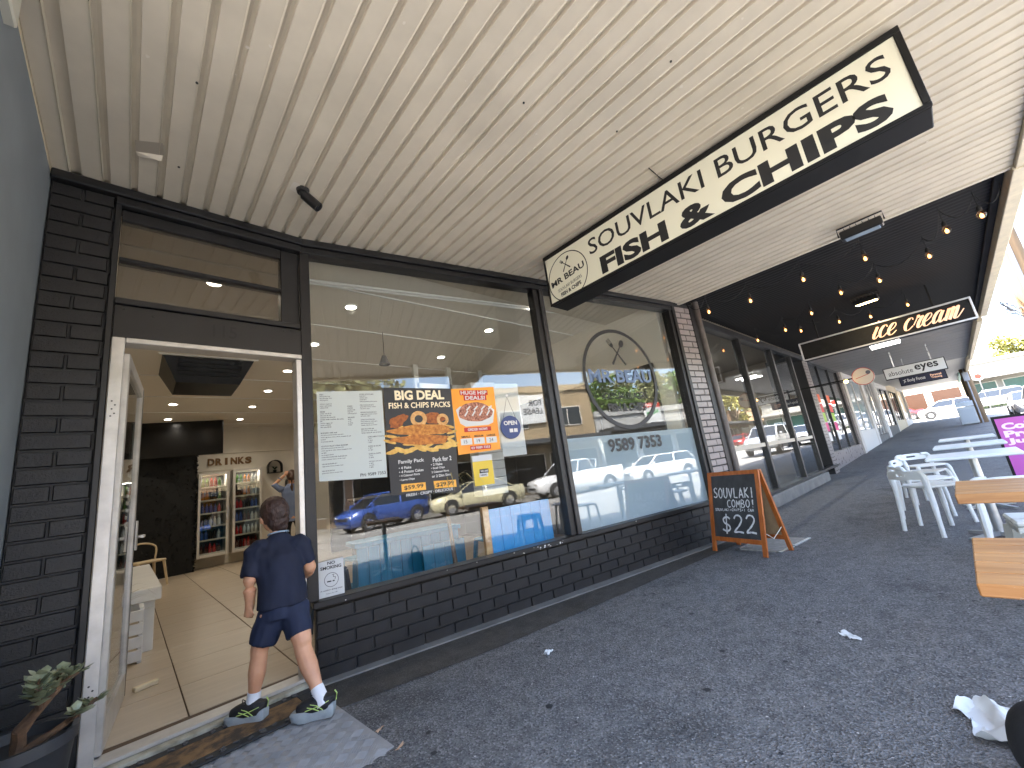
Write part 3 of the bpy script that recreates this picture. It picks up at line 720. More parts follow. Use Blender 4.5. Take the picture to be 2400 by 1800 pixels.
# pendant lamp
pdp = MW @ Vector((1.35, 1.0, 0))
pe = thing('pendant_lamp', 'small grey pendant lamp hanging on a cord inside the window', 'lamp', (2.45, 5.0, 3.3))
MB().cyl((0,0,0),(0,0,-.34), .004, n=6).build('cord', rubber, pe)
MB().lathe([(.012,-.34),(.03,-.345),(.075,-.47),(.07,-.475),(.0,-.46)], n=18).build('lamp_shade', mat('grey_shade', (.08,.08,.085), .5), pe, smooth=True)
# teal bench front, timber post, plants and stools behind the left window
teal = mat('teal_panel', srgb(24, 118, 150), .5, var=.1, vscale=5, stretch=(14, 1, .4)); blue = mat('bright_blue_panel', srgb(38, 148, 214), .45, var=.08, stretch=(10, 1, 1))
def inW(name, label, cat, s, d, z=FZ, rz=0): 
    q = MW @ Vector((s, d, z)); return thing(name, label, cat, q, R(-10.5)+rz)
bn = inW('window_bench', 'teal boarded bench front behind the lower part of the big window', 'bench', .42, .75)
for k in range(10): MB().bbox(k*.098, k*.098+.095, 0, .03, 0, .62-.0*k, .003).build('board', teal, bn)
MB().bbox(-.02, 1.0, -.02, .42, .622, .66, .004).build('bench_top', teal, bn)
b2 = inW('blue_counter', 'bright blue boarded counter front low behind the big window', 'counter', 1.46, .16)
for k in range(6): MB().bbox(k*.115, k*.115+.112, 0, .03, .02, .79, .003).build('board', blue, b2)
MB().bbox(-.07, -.005, -.01, .035, .02, .82, .004).build('timber_post', timber, b2)
b3 = inW('teal_box', 'teal boarded planter box behind the big window beside the timber post', 'box', .95, .55)
for k in range(4): MB().bbox(k*.105, k*.105+.102, 0, .03, 0, .55, .003).build('board', teal, b3)
def stool_in(s, d, label, m_, rz=0):
    t = inW('window_stool', label, 'stool', s, d, FZ, rz)
    MB().bbox(-.15, .15, -.15, .15, .44, .47, .012).build('seat', m_, t)
    for sx in (-1, 1):
        for sy in (-1, 1): MB().beam((sx*.13, sy*.13, .44), (sx*.18, sy*.18, 0), .05, .035).build('leg', m_, t)
    MB().bbox(-.16, .16, -.16, .16, .18, .2, .004).build('foot_ring', m_, t)
stool_in(.6, 1.5, 'teal metal stool behind the bench at the big window', teal, .3)
stool_in(1.8, .8, 'teal metal stool behind the blue counter', teal)
stool_in(.22, 1.1, 'dark metal stool inside the window next to the door', mat('dark_stool', (.03,.04,.045), .5))
dp = inW('window_palm', 'leggy palm with hanging strap leaves standing inside the big window', 'plant', 1.13, .28)
MB().tube([(0,0,0),(.01,0,.4),(-.02,.01,.9),(.0,0,1.02)], [.022,.02,.016,.014]).build('trunk', mat('palm_trunk', srgb(92, 72, 46), .8, var=.3, vscale=30), dp, smooth=True)
strap_leaves(40, .42, .34, dry_leaf, dp, (0,0,.98), .010, 1.6)
strap_leaves(18, .42, .22, mat('green_strap', srgb(86, 116, 66), .5), dp, (.16,-.02,.1), .010, .9, name='low_leaves')
MB().lathe([(.001,0),(.09,0),(.11,.16),(.001,.155)], n=16).build('pot', acm, dp)
kw = thing('darkening_panels', 'dark grey panels added along the right takeaway wall to darken the view inside', 'wall panel', (5.39, 7.3, FZ))
for k in range(9): MB().bbox(-.03, 0, -4.6+k*1.04, -4.6+k*1.04+1.03, 0, 2.35, .004).build('panel', mat('kitchen_dark', (.035,.034,.032), .4, var=.2, vscale=3), kw)  # dark panels added to darken the room behind the glass
kp = thing('darkening_partition', 'dark partition added behind the service counter to darken the view inside', 'partition', (4.2, 9.6, FZ))
for k in range(3): MB().bbox(-1.0+k*.73, -1.0+k*.73+.72, 0, .06, 0, 2.3, .004).build('panel', mat('kitchen_dark', (.03,.03,.03)), kp)  # added dark sheets, darkening the back of the room
# service counter, kitchen wall and hood seen dimly through the glass
sc_ = thing('service_counter', 'dark service counter across the middle of the takeaway', 'counter', (3.7, 7.6, FZ))
MB().bbox(-.6, 1.6, 0, .6, 0, 1.02, .006).build('counter_body', mat('counter_dark', (.05,.045,.04), .4, var=.2), sc_)
MB().bbox(-.64, 1.64, -.05, .62, 1.022, 1.06, .006).build('counter_top', mat('counter_top', (.35,.32,.28), .3), sc_)
hd = thing('kitchen_hood', 'white framed kitchen hood seen through the right window', 'range hood', (4.3, 6.2, 1.9))
hm = mat('hood_white', (.66,.64,.58), .5)
for a, b in (((-.7,0,0),(-.7,0,1.38)),((0,0,0),(0,0,1.38)),((.75,0,0),(.75,0,1.38)),((-.7,0,.03),(.75,0,.03)),((-.7,0,1.0),(.75,0,1.0))): MB().beam(a, b, .09, .06, up=(0,1,0)).build('frame_bar', hm, hd)
MB().box(-.68, .73, .04, .06, .03, .98).build('dark_screen', mat('hood_dark', (.02,.02,.02), .3), hd)
wc = inW('white_post', 'white weatherboard clad post just inside the big window', 'post', 1.6, .5)
for k in range(14): MB().bbox(0, .30, .001*k%.004, .2, .9+k*.085, .9+k*.085+.082, .004).build('weatherboard', white_paint, wc)
# ================================================================ hanging sign of the takeaway shop
SG = thing('hanging_sign', 'cream and black lightbox sign reading SOUVLAKI BURGERS FISH & CHIPS hung under the awning', 'sign', (3.0, 1.0, 2.65))
off = Vector((3.0, 1.0, 2.65))
def sgn(u, z): return (2.884-off.x, 2.34-u-off.y, z-off.z)
blk = mat('sign_black', (.010, .0095, .009), .6, spec=.25, var=.3, vscale=8)
MB().bbox(-.088, .14, -1.31, 1.34, 0, .52, .005).build('box', blk, SG)
for q in ((-.112, -.0885, -1.312, 1.342, .482, .52), (-.112, -.0885, -1.312, 1.342, 0, .022), (-.112, -.0885, -1.312, -1.282, .0225, .4815), (-.112, -.0885, 1.325, 1.342, .0225, .4815)): MB().bbox(*q, .003).build('frame', blk, SG)
face = mat('sign_face', srgb(230, 227, 206), .35, emit=(1, .98, .82), estr=.0)
MB().box(-.1, -.0886, -1.281, 1.324, .023, .481).build('face_panel', face, SG)
fx = -.1012
def sgf(u, z): return (fx, 2.34-u-off.y, z-off.z)
mb = MB(); put_text(mb, 'SOUVLAKI BURGERS', .53, 2.925, 2.04, .15, fn=sgf, bold=.005); mb.build('lettering', ink, SG)
mb = MB(); put_text(mb, 'FISH & CHIPS', .615, 2.695, 1.91, .165, fn=sgf, bold=.045); mb.build('lettering', ink, SG)
def cutlery(mb, cx, cz, s, fn, rot=0):
    def tr(a, b):
        c, t = math.cos(rot), math.sin(rot); a, b = a*s, b*s; return fn(cx+a*c-b*t, cz+a*t+b*c)
    def spoon(k):
        d = R(-38)*k
        def q(a, b): return tr(a*math.cos(d)+b*math.sin(d), -a*math.sin(d)+b*math.cos(d))
        return q
    q = spoon(-1)   # spoon leaning right
    mb.add([q(.17*math.cos(a), .72+.25*math.sin(a)) for a in [k*2*math.pi/18 for k in range(18)]], [tuple(range(18))])
    mb.add([q(-.035,.5), q(.035,.5), q(.075,-.8), q(0,-.86), q(-.075,-.8)], [(0,1,2,3,4)])
    q = spoon(1)    # fork leaning left
    mb.add([q(-.035,.42), q(.035,.42), q(.075,-.8), q(0,-.86), q(-.075,-.8)], [(0,1,2,3,4)])
    mb.add([q(-.15,.66), q(.15,.66), q(.13,.52), q(.04,.42), q(-.04,.42), q(-.13,.52)], [(0,1,2,3,4,5)])
    for k in (-.12, -.04, .04, .12): mb.add([q(k-.024,.65), q(k+.024,.65), q(k+.02,.97), q(k-.02,.97)], [(0,1,2,3)])
def logo(cx, cz, rx, rz, fn, rot, parent, wring, m_=ink, names=True, mid=None, ringclip=None):
    mb = MB(); clip = (lambda a, b: fn(a, min(max(b, ringclip[0]), ringclip[1]))) if ringclip else fn
    ring(mb, cx, cz, rx, rz, wring, fn=clip); cutlery(mb, cx-.02*rx*0, cz+.50*rz, rz*.36, fn, rot); mb.build('emblem', m_, parent)
    c, t = math.cos(rot), math.sin(rot); k = rx
    for s_, dx, dz, w_, h_, bd, mm in (('MR BEAU', -.86, -.10, 1.72, .26, .03, mid or m_), ('SOUVLAKI BURGERS', -.62, -.42, 1.24, .13, .0, m_), ('FISH & CHIPS', -.52, -.66, 1.04, .16, .04, m_)):
        mb = MB(); put_text(mb, s_, cx+(dx*c*rx-dz*t*rz), cz+(dx*t*rx+dz*c*rz), w_*rx, h_*rz, fn=fn, bold=bd, rot=rot); mb.build('logo_lettering', mm, parent)
logo(.25, 2.862, .235, .238, sgf, R(6), SG, .009, ringclip=(2.674, 3.13))
for y in (1.12, .05, -1.15): MB().beam((.02, y, .521), (.02, y, .54), .04, .03).build('hanger_bracket', blk, SG)
MB().tube([(-.05,.05,.52),(-.14,.06,.538),(-.3,.055,.537)], .004, 6).build('cable', rubber, SG)
MB().bbox(.1, .13, 1.2, 1.24, -.001, .0, .0001).build('end_cap', blk, SG) if False else None

# ================================================================ window posters and decals (flat print on the glass)
def onglass(name, label, cat, s, z, group=None, y=-.004): 
    t = thing(name, label, cat, MW @ Vector((s, .026+y, z)), R(-10.5), group); return t
yl = lambda k: -.0012*k
# menu
t = onglass('menu_poster', 'white printed menu sheet taped inside the big window, leftmost poster', 'poster', .05, 1.26)
MB().prism([(0,.015),(.485,-.01),(.49,.69),(0,.685)], .001, 'y', 0).build('sheet', mat('menu_paper', srgb(196, 203, 199), .6), t)
mb = MB(); mbh = MB()
def lines(mb, x, z, rows, h=.0095, lead=.0148):
    for r_ in rows:
        if r_: put_text(mb, r_, x, z, None, h*1.08, yl(1), .012)
        z -= lead
    return z
sides = ['FISH', 'Flake grilled 9.00', 'Blue grenadier 8.50', 'Whiting 8.50', '', 'calamari ring $1.20', 'prawn cutlet $2.00', 'scallop $1.80', '', 'SIDES', 'potato cake $1.50', 'dim sims $1.50', 'steamed dim sims $2', 'south melb market dim sims', '$4', 'chicken nuggets $7', 'spring roll $3.50', 'fish cake $3.50']
lines(mb, .02, .655, sides)
lines(mb, .02, .36, ['BURGERS 100% beef', 'plain lettuce,tomato,tomato sauce $13', 'extras: egg, bacon, onion, cheese, pineapple $1 each', 'lot $17', 'lot pineapple $18.00', '', 'SCOTCH FILLET STEAK BURGER', 'plain lettuce,tomato,tomato sauce $16', 'extras: egg, bacon, onion, cheese, pineapple $1 each', 'lot $20', 'lot pineapple $20.50', 'CHICKEN SCHNITZEL BURGER $16', 'chicken schnitzel, lettuce, tomato, mayo', '', 'VEGGIE BURGER $11', 'veggie pattie, lettuce, tomato, mayo', '', 'FISH BURGER $16', 'grilled flake, lettuce, tomato, mayo'], .0088, .0165)
lines(mb, .215, .56, ['CHIPS', 'small $6', 'medium $8', 'large $10', 'extra large $12', '', 'SALADS', 'greek', 's- $7', 'm- $12', 'l- $16'])
lines(mb, .31, .655, ['GYRO SOUVLAKI', 'lamb $17', 'chicken $16', 'mixed $17', 'lettuce,tomato,onion,sauce', '', 'FISH SOUVLAKI $15', 'grilled flake, lettuce, tomato', 'red onion, mayo', '', 'VEGGIE SOUVLAKI $15', 'veggie pattie, lettuce, tomato', 'red onion, mayo', '', 'GYRO PLATTER $26', 'lamb, chicken or mixed gyro', 'pita bread, greek salad', 'tzatziki, chips & can of drink', '', 'FISH PLATTER $26', 'fish of the day, chips, salad', 'tartar sauce & can of drink'])
lines(mb, .355, .31, ['GYRO MEAT PORTIONS', 's- $11', 'm- $15', 'l- $20', '', 'GYRO & SALAD', 's- $17', 'm- $21', '', 'GYRO & CHIPS', 's- $16', 'm- $18', '', 'HSP (halal snack pack)', 's- $15', 'm- $19', 'l- $24'])
put_text(mb, 'PH: 9589 7353', .285, .015, .19, .024, yl(1), .01)
mb.build('printed_text', mat('menu_ink', (.012, .012, .014), .6), t)
# fish and chips poster
def batter(name, c1, c2, sc_=30): return mat(name, c1, .6, color2=c2, vscale=sc_, detail=5, vmin=.3, vmax=.7)
bat = batter('fried_batter', srgb(150, 78, 22), srgb(226, 158, 70)); batd = batter('fried_batter_dark', srgb(104, 44, 14), srgb(190, 110, 44)); chip = batter('chip_yellow', srgb(196, 140, 52), srgb(238, 200, 110), 14); onr = batter('onion_ring', srgb(190, 132, 66), srgb(232, 190, 126))
t = onglass('fish_chips_poster', 'black poster reading BIG DEAL FISH & CHIPS PACKS with a photo of fried fish', 'poster', .555, 1.06)
MB().prism([(0,.045),(.58,-.01),(.60,.905),(-.005,.915)], .001, 'y', 0).build('sheet', mat('poster_black', (.014, .015, .017), .35), t)
def blobpoly(cx, cz, rx, rz, rough=.08, n=36, rot=0, seed=0):
    rnd = random.Random(seed); ph = [rnd.uniform(0, 6.28) for _ in range(4)]
    out = []
    for k in range(n):
        a = 2*math.pi*k/n; q = 1+rough*(math.sin(3*a+ph[0])+.7*math.sin(5*a+ph[1])+.5*math.sin(9*a+ph[2]))
        x, z = rx*q*math.cos(a), rz*q*math.sin(a); out.append((cx+x*math.cos(rot)-z*math.sin(rot), cz+x*math.sin(rot)+z*math.cos(rot)))
    return out
def flat(mb, poly, y): mb.add([(a, y, b) for a, b in poly], [tuple(range(len(poly)))])
mb = MB()
for k in range(30):
    a = random.uniform(.01,.57); b = random.uniform(.40,.58); flat(mb, blobpoly(a, b, .055, .013, .03, 10, random.uniform(-.5,.6)), yl(1)-.00002*k)
for k in range(16):
    a = .03+k*.035; flat(mb, blobpoly(a, .385+random.uniform(-.02,.02), .05, .016, .03, 10, random.choice((-.4,.3,.5,-.2,.1))), yl(1.6)-.00002*k)
mb.build('printed_chips', chip, t)
for q_ in (blobpoly(.10, .63, .085, .045, .10, rot=.5, seed=3), blobpoly(.42, .64, .09, .05, .1, rot=-.1, seed=4)): mb = MB(); flat(mb, q_, yl(2)); mb.build('printed_nugget', batd, t)
for cx, cz, r_ in ((.275, .64, .072), (.49, .625, .055)): mb = MB(); ring(mb, cx, cz, r_, r_*.95, r_*.5, yl(2.4), 30); mb.build('printed_onion_ring', onr, t)
mb = MB(); flat(mb, blobpoly(.30, .545, .275, .045, .07, rot=-.02, seed=5), yl(3)); mb.build('printed_fish', bat, t)
mb = MB(); flat(mb, blobpoly(.29, .462, .25, .042, .07, rot=-.05, seed=6), yl(3.4)); mb.build('printed_fish', batter('fried_batter_b', srgb(140, 66, 18), srgb(218, 142, 58)), t)
cream_ink = mat('cream_print', srgb(248, 232, 196), .5); amber = mat('amber_print', srgb(244, 178, 66), .5)
mb = MB(); put_text(mb, 'BIG DEAL', .085, .805, .44, .085, yl(2), .04); put_text(mb, 'FISH & CHIPS PACKS', .03, .735, .545, .05, yl(2), .02); mb.build('printed_heading', cream_ink, t)
mb = MB(); put_text(mb, 'Family Pack', .075, .272, .215, .038, yl(2), .02); put_text(mb, 'Pack for 2', .365, .268, .17, .038, yl(2), .02)
for k, r_ in enumerate(('• 4 Flake', '• 4 Potato Cakes', '• 4 Calamari Rings', '• Large Chips')): put_text(mb, r_, .075, .236-k*.032, None, .022, yl(2), .02)
for k, r_ in enumerate(('• 2 Flake', '• Small Chips', '2 Calamari Rings', 'or 2 Dim Sims')): put_text(mb, r_, .345, .236-k*.032, None, .022, yl(2), .02)
put_text(mb, 'FRESH · CRISPY · DELICIOUS', .12, .018, .40, .022, yl(2), .02); mb.build('printed_text', white_ink, t)
for q_ in ([(.085,.06),(.285,.052),(.285,.112),(.085,.12)], [(.355,.052),(.555,.04),(.555,.10),(.355,.112)]): MB().prism(q_, .0004, 'y', yl(2)).build('price_tag', amber, t)
mb = MB(); put_text(mb, '$59.99', .105, .068, .16, .036, yl(3), .02); put_text(mb, '$29.99', .375, .058, .16, .036, yl(3), .02); mb.build('printed_prices', ink, t)
# snack pack poster
t = onglass('snack_pack_poster', 'orange poster reading HUGE HSP DEALS! hung right of the black poster', 'poster', 1.16, 1.365)
og = mat('poster_orange', srgb(240, 140, 30), .5, color2=srgb(252, 180, 60), vscale=1.5); redp = mat('poster_red', srgb(190, 44, 28), .5)
MB().prism([(.0,.0),(.43,.015),(.44,.615),(-.01,.595)], .001, 'y', 0).build('sheet', og, t)
for q_ in ((.075,.365,.535,.582), (.11,.345,.485,.5345), (.08,.355,.195,.235), (.12,.33,.03,.068)): MB().box(q_[0],q_[1],yl(2)-.0003,yl(2),q_[2],q_[3]).build('red_banner', redp, t)
mb = MB(); put_text(mb, 'HUGE HSP', .085, .54, .27, .037, yl(3), .03); put_text(mb, 'DEALS!', .125, .491, .205, .037, yl(3), .03); put_text(mb, 'ORDER NOW!', .115, .203, .2, .024, yl(3), .03); put_text(mb, '03 9589 7353', .13, .038, .19, .022, yl(3), .02); mb.build('printed_text', white_ink, t)
mb = MB(); flat(mb, [(.02,.40),(.05,.275),(.10,.245),(.33,.25),(.385,.27),(.415,.39),(.37,.425),(.06,.43)], yl(2)); mb.build('printed_tray', white_ink, t)
meat = mat('printed_meat', srgb(96, 36, 22), .6, color2=srgb(214, 150, 120), vscale=70, detail=5, vmin=.35, vmax=.65)
mb = MB(); flat(mb, blobpoly(.215, .375, .175, .09, .03, seed=9), yl(3)); mb.build('printed_meat', meat, t)
mb = MB()
for k in range(4): stroke(mb, [(.10+k*.075, .34), (.135+k*.075, .385), (.125+k*.075, .395), (.165+k*.075, .43)], .014, yl(4))
mb.build('printed_sauce', white_ink, t)
mb = MB()
for k in range(3): MB().box(.035+k*.128,.145+k*.128,yl(2)-.0003,yl(2),.082,.138).build('price_box', white_ink, t)
mb = MB()
for k, (a, b) in enumerate((('SMALL', '15'), ('MEDIUM', '19'), ('LARGE', '24'))): put_text(mb, a, .045+k*.128, .145, .09, .018, yl(3), .02); put_text(mb, b, .065+k*.128, .095, None, .03, yl(3), 0)
mb.build('printed_prices', ink, t)
# we are hiring notice
t = onglass('hiring_notice', 'small yellow notice reading WE ARE HIRING below the orange poster', 'poster', 1.285, 1.08)
MB().prism([(0,0),(.20,.0),(.2,.215),(0,.21)], .001, 'y', 0).build('sheet', mat('notice_yellow', srgb(222, 190, 60), .5), t)
MB().box(0,.199,yl(1)-.0003,yl(1),.212,.262).build('white_header', paper, t)
MB().box(.06,.15,yl(1)-.0003,yl(1),.105,.14).build('black_block', ink, t); MB().box(.055,.14,yl(1)-.0003,yl(1),.072,.1045).build('white_block', paper, t)
mb = MB(); put_text(mb, 'WE ARE', .068, .113, .075, .018, yl(3), .02); mb.build('printed_text', white_ink, t)
mb = MB(); put_text(mb, 'HIRING', .065, .08, .065, .016, yl(3), .02); mb.build('printed_text', ink, t)
# round open sign on a string
t = onglass('open_sign', 'round navy OPEN sign hanging on a string inside the big window', 'sign', 1.735, 1.58)
navy = mat('navy_print', srgb(36, 56, 110), .4)
MB().prism(ellipse(0,0,.112,.112,40), .006, 'y', 0).build('disc', navy, t)
mb = MB(); put_text(mb, 'OPEN', -.075, .02, .15, .042, -.0012, .035); mb.build('printed_text', white_ink, t)
for q_ in (-.02, .03): MB().box(q_,q_+.04,-.0014,-.001,-.05,-.015).build('card_mark', white_ink, t)
MB().tube([(-.07,.003,.087),(0,.003,.30),(.07,.003,.087)], .002, 5).build('string', ink, t)
MB().prism(ellipse(0,.31,.014,.014,14), .006, 'y', -.001).build('suction_cup', white_ink, t)
MB().box(-.11,.16,.03,.034,-.27,.44).build('backing_card', paper, t)
# no smoking
t = onglass('no_smoking_notice', 'white NO SMOKING notice at the bottom left corner of the window beside the boy', 'poster', .022, .496, y=-.012)
MB().prism([(0,0),(.165,.0),(.165,.238),(0,.23)], .001, 'y', 0).build('sheet', paper, t)
mb = MB(); put_text(mb, 'NO', .06, .205, .05, .02, yl(1), .03); put_text(mb, 'SMOKING', .015, .175, .135, .022, yl(1), .03); ring(mb, .083, .105, .046, .046, .003, yl(1)); mb.box(.055,.082,yl(1)-.0003,yl(1),.092,.10); mb.box(.09,.103,yl(1)-.0003,yl(1),.092,.10)
stroke(mb, [(.105,.105),(.11,.118),(.095,.122),(.1,.138),(.088,.135)], .004, yl(1)); put_text(mb, 'in outdoor dining areas', .012, .036, .14, .012, yl(1), .015, .3); put_text(mb, 'Tobacco Act 1987', .045, .017, .075, .007, yl(1)); mb.build('printed_text', ink, t)
# oval logo decal and phone number on the right pane
t = onglass('window_logo', 'large black round cutlery logo decal on the right window', 'decal', 3.40, 2.09)
gd = lambda a, b: (a, 0, b)
sky_tint_ink = mat('sky_tint_decal', srgb(96, 118, 150), .5)  # black letters coloured grey-blue: the sky's reflection is put into their colour
logo(0, 0, .62, .62, gd, 0, t, .045, mid=sky_tint_ink)
t = onglass('phone_decal', 'black phone number 9589 7353 lettered on the frosted window', 'decal', 2.97, 1.225, y=0)
mb = MB(); put_text(mb, '9589 7353', 0, 0, .90, .15, 0, .03); mb.build('lettering', ink, t)
for nm, lab, s, z, hw, hh, cc in (('lease_board', 'red topped FOR LEASE board fixed inside the right window', 4.08, 1.80, .20, .20, redp), ):
    pass

# ================================================================ small fittings under the cream soffit
cc = thing('security_camera', 'small black bullet camera fixed under the cream soffit above the door', 'camera', (.75, 2.55, 3.19))
cb = mat('camera_black', (.012, .012, .013), .35)
MB().cyl((0,0,-.001),(0,0,-.028), .042, .036, 18).build('base', cb, cc, smooth=True)
mb = MB(); mb.add([(-.075,.03,-.0045),(-.02,.055,-.0045),(.0,.03,-.0045),(-.035,-.05,-.0045),(-.07,-.05,-.0045)], [(0,1,2,3,4)]); mb.build('ragged_cutout', mat('bare_primer', (.5,.5,.5)), cc)
MB().tube([(0,0,-.025),(.006,-.003,-.045),(.02,-.012,-.065)], .024, 10).build('bracket', cb, cc, smooth=True)
d_ = Vector((.62,-.30,-.72)).normalized(); p_ = Vector((.02,-.012,-.06))
MB().cyl(p_-d_*.02, p_+d_*.105, .033, .033, 16).build('barrel', cb, cc, smooth=True)
MB().cyl(p_+d_*.1055, p_+d_*.108, .024, .024, 16).build('lens', mat('lens_glass', (.02,.02,.025), .05), cc)
def floodlight(loc, rz, label, lit):
    t = thing('floodlight', label, 'floodlight', loc, rz)
    MB().bbox(-.17, .17, -.05, .05, -.16, -.07, .01).build('body', cb, t)
    for k in range(6): MB().bbox(-.13+k*.05, -.125+k*.05, -.045, .045, -.069, -.05, .001).build('cooling_fin', cb, t)
    MB().tube([(-.185,0,-.11),(-.185,0,-.02),(.185,0,-.02),(.185,0,-.11)], .008, 6).build('bracket', cb, t)
    MB().bbox(-.14, .14, -.055, .035, -.1655, -.1605, .002).build('lens', mat('flood_lens_lit', (1,.8,.5), .3, emit=(1,.72,.3), estr=3) if lit else mat('flood_lens', srgb(150,165,180), .12), t)
    if lit:
        l = bpy.data.lights.new('flood_lamp', 'AREA'); l.size = .2; l.energy = 1; l.color = (1,.78,.45); o = bpy.data.objects.new('lamp', l); col.objects.link(o); o.parent = t; o.location = (0,0,-.18)
floodlight((5.36, .18, 3.19), R(88), 'black floodlight with pale lens at the end of the cream soffit', False)
floodlight((8.94, .55, 3.29), R(80), 'lit warm floodlight under the dark corrugated soffit', True)
# ================================================================ ice cream shop next door
def shop_glass_unit(t, x0, x1, y, z0, z1, posts, m_, base, rail=None, ox=0):
    """posts: x of the uprights; panes between them"""
    ps = sorted(posts)
    for p in ps: MB().bbox(p-.05-ox, p+.05-ox, y-.05, y+.08, z0, z1, .006).build('mullion', m_, t)
    for a, b in zip(ps[:-1], ps[1:]): MB().box(a+.051-ox, b-.051-ox, y+.0, y+.006, z0+.01, z1-.01).build('window_pane', pane_glass, t)
    MB().bbox(x0-ox, x1-ox, y-.06, y+.1, z1+.001, z1+.12, .005).build('head_rail', m_, t)
    MB().bbox(x0-ox, x1-ox, y-.07, y+.1, z0-.05, z0-.001, .005).build('window_sill', m_, t)
    if rail:
        for a, b in zip(ps[:-1], ps[1:]): MB().bbox(a+.052-ox, b-.052-ox, y-.03, y-.004, rail, rail+.07, .004).build('cross_rail', mat('rail_cream', srgb(196,188,172), .5), t)
dkf = mat('dark_frame_paint', (.02, .02, .021), .4, var=.2)
IC = thing('ice_cream_shop', 'dark framed glass shopfront with concrete plinth behind the chalkboard', 'shop', (6, 2.52, 0))
shop_glass_unit(IC, 5.9, 13.9, 0, .26, 3.12, [5.95, 8.6, 10.6, 12.2], dkf, .2, 1.02, ox=6)
MB().bbox(-.1, 6.25, -.12, .2, 0, .205, .012).build('plinth', conc, IC)
MB().bbox(6.2, 7.9, .25, .6, 0, .16, .01).build('doorway_step', conc, IC)
# recessed door
MB().bbox(6.25, 6.33, .0, .55, .0, 3.12, .005).build('reveal_post', dkf, IC)
dr = MB().bbox(6.34, 6.42, .45, .50, .17, 2.3, .004).build('door_stile', dkf, IC); MB().bbox(7.3, 7.38, .45, .50, .17, 2.3, .004).build('door_stile', dkf, IC)
MB().bbox(6.34, 7.38, .44, .51, 2.301, 2.38, .004).build('door_head', mat('rail_cream', (.5,.5,.5)), IC)
MB().box(6.421, 7.299, .47, .476, .3, 2.3).build('door_pane', pane_glass, IC); MB().box(6.34, 7.38, .47, .476, 2.39, 3.1).build('door_pane', pane_glass, IC)
MB().bbox(6.421, 7.299, .45, .5, .17, .299, .004).build('door_kick_rail', dkf, IC)
MB().tube([(6.50,.45,.85),(6.50,.38,.85),(6.50,.38,1.5),(6.50,.45,1.5)], .016, 8).build('pull_handle', steel, IC, smooth=True)
w = MB().box(7.45, 7.95, -.02, .6, 0, 3.2).build('brick_pier', mortar_black, IC)
brickwork(w, 7.455, 7.945, .02, 3.15, glaze, y=-.02, j=.012)
mb = MB(); put_text(mb, '117', 7.6, 1.75, .22, .13, -.0345, .02); mb.build('street_number', ink, IC)
# its dim room
room_d = mat('dim_room_paint', srgb(150, 140, 128), .7)
tag(MB().box(5.56, 13.8, 7.5, 7.6, 0, 3.3).build('ice_cream_back_wall', room_d), kind='structure')
tag(MB().box(5.56, 20.3, 2.75, 7.5, -.02, .10).build('ice_cream_floor', conc), kind='structure')
tag(MB().box(13.75, 13.85, 3.15, 7.5, .1, 3.4).build('ice_cream_side_wall', room_d), kind='structure')
tag(MB().box(5.56, 20.3, 2.64, 7.5, 3.42, 3.48).build('ice_cream_ceiling', room_d), kind='structure')
for k, (x, y) in enumerate(((8.5, 4.2), (11, 4.2), (9.8, 5.8))):
    t = thing('tube_light', ('nearest', 'middle', 'farthest')[k]+' fluorescent tube on the ice cream shop ceiling seen through its glass', 'tube light', (x, y, 3.40), 0, 'tubes inside the ice cream shop')
    MB().bbox(-.6, .6, -.05, .05, 0, .04, .004).build('batten', white_paint, t); MB().cyl((-.58,0,-.022),(.58,0,-.022), .016, n=8).build('tube', mat('tube_glow', (1,1,1), .5, emit=(1,.97,.92), estr=2.5), t)
    l = bpy.data.lights.new('tube_lamp', 'AREA'); l.shape = 'RECTANGLE'; l.size = 1.1; l.size_y = .05; l.energy = 3.5; o = bpy.data.objects.new('lamp', l); col.objects.link(o); o.parent = t; o.location = (0,0,-.06)
fz = thing('display_freezer', 'white display freezer standing inside the ice cream shop', 'freezer', (10.2, 4.6, .1))
MB().bbox(-1.1, 1.1, -.35, .35, 0, .95, .02).build('cabinet', white_paint, fz); MB().bbox(-1.1, 1.1, -.3, .3, .951, 1.2, .01).build('glass_lid', pane_glass, fz)
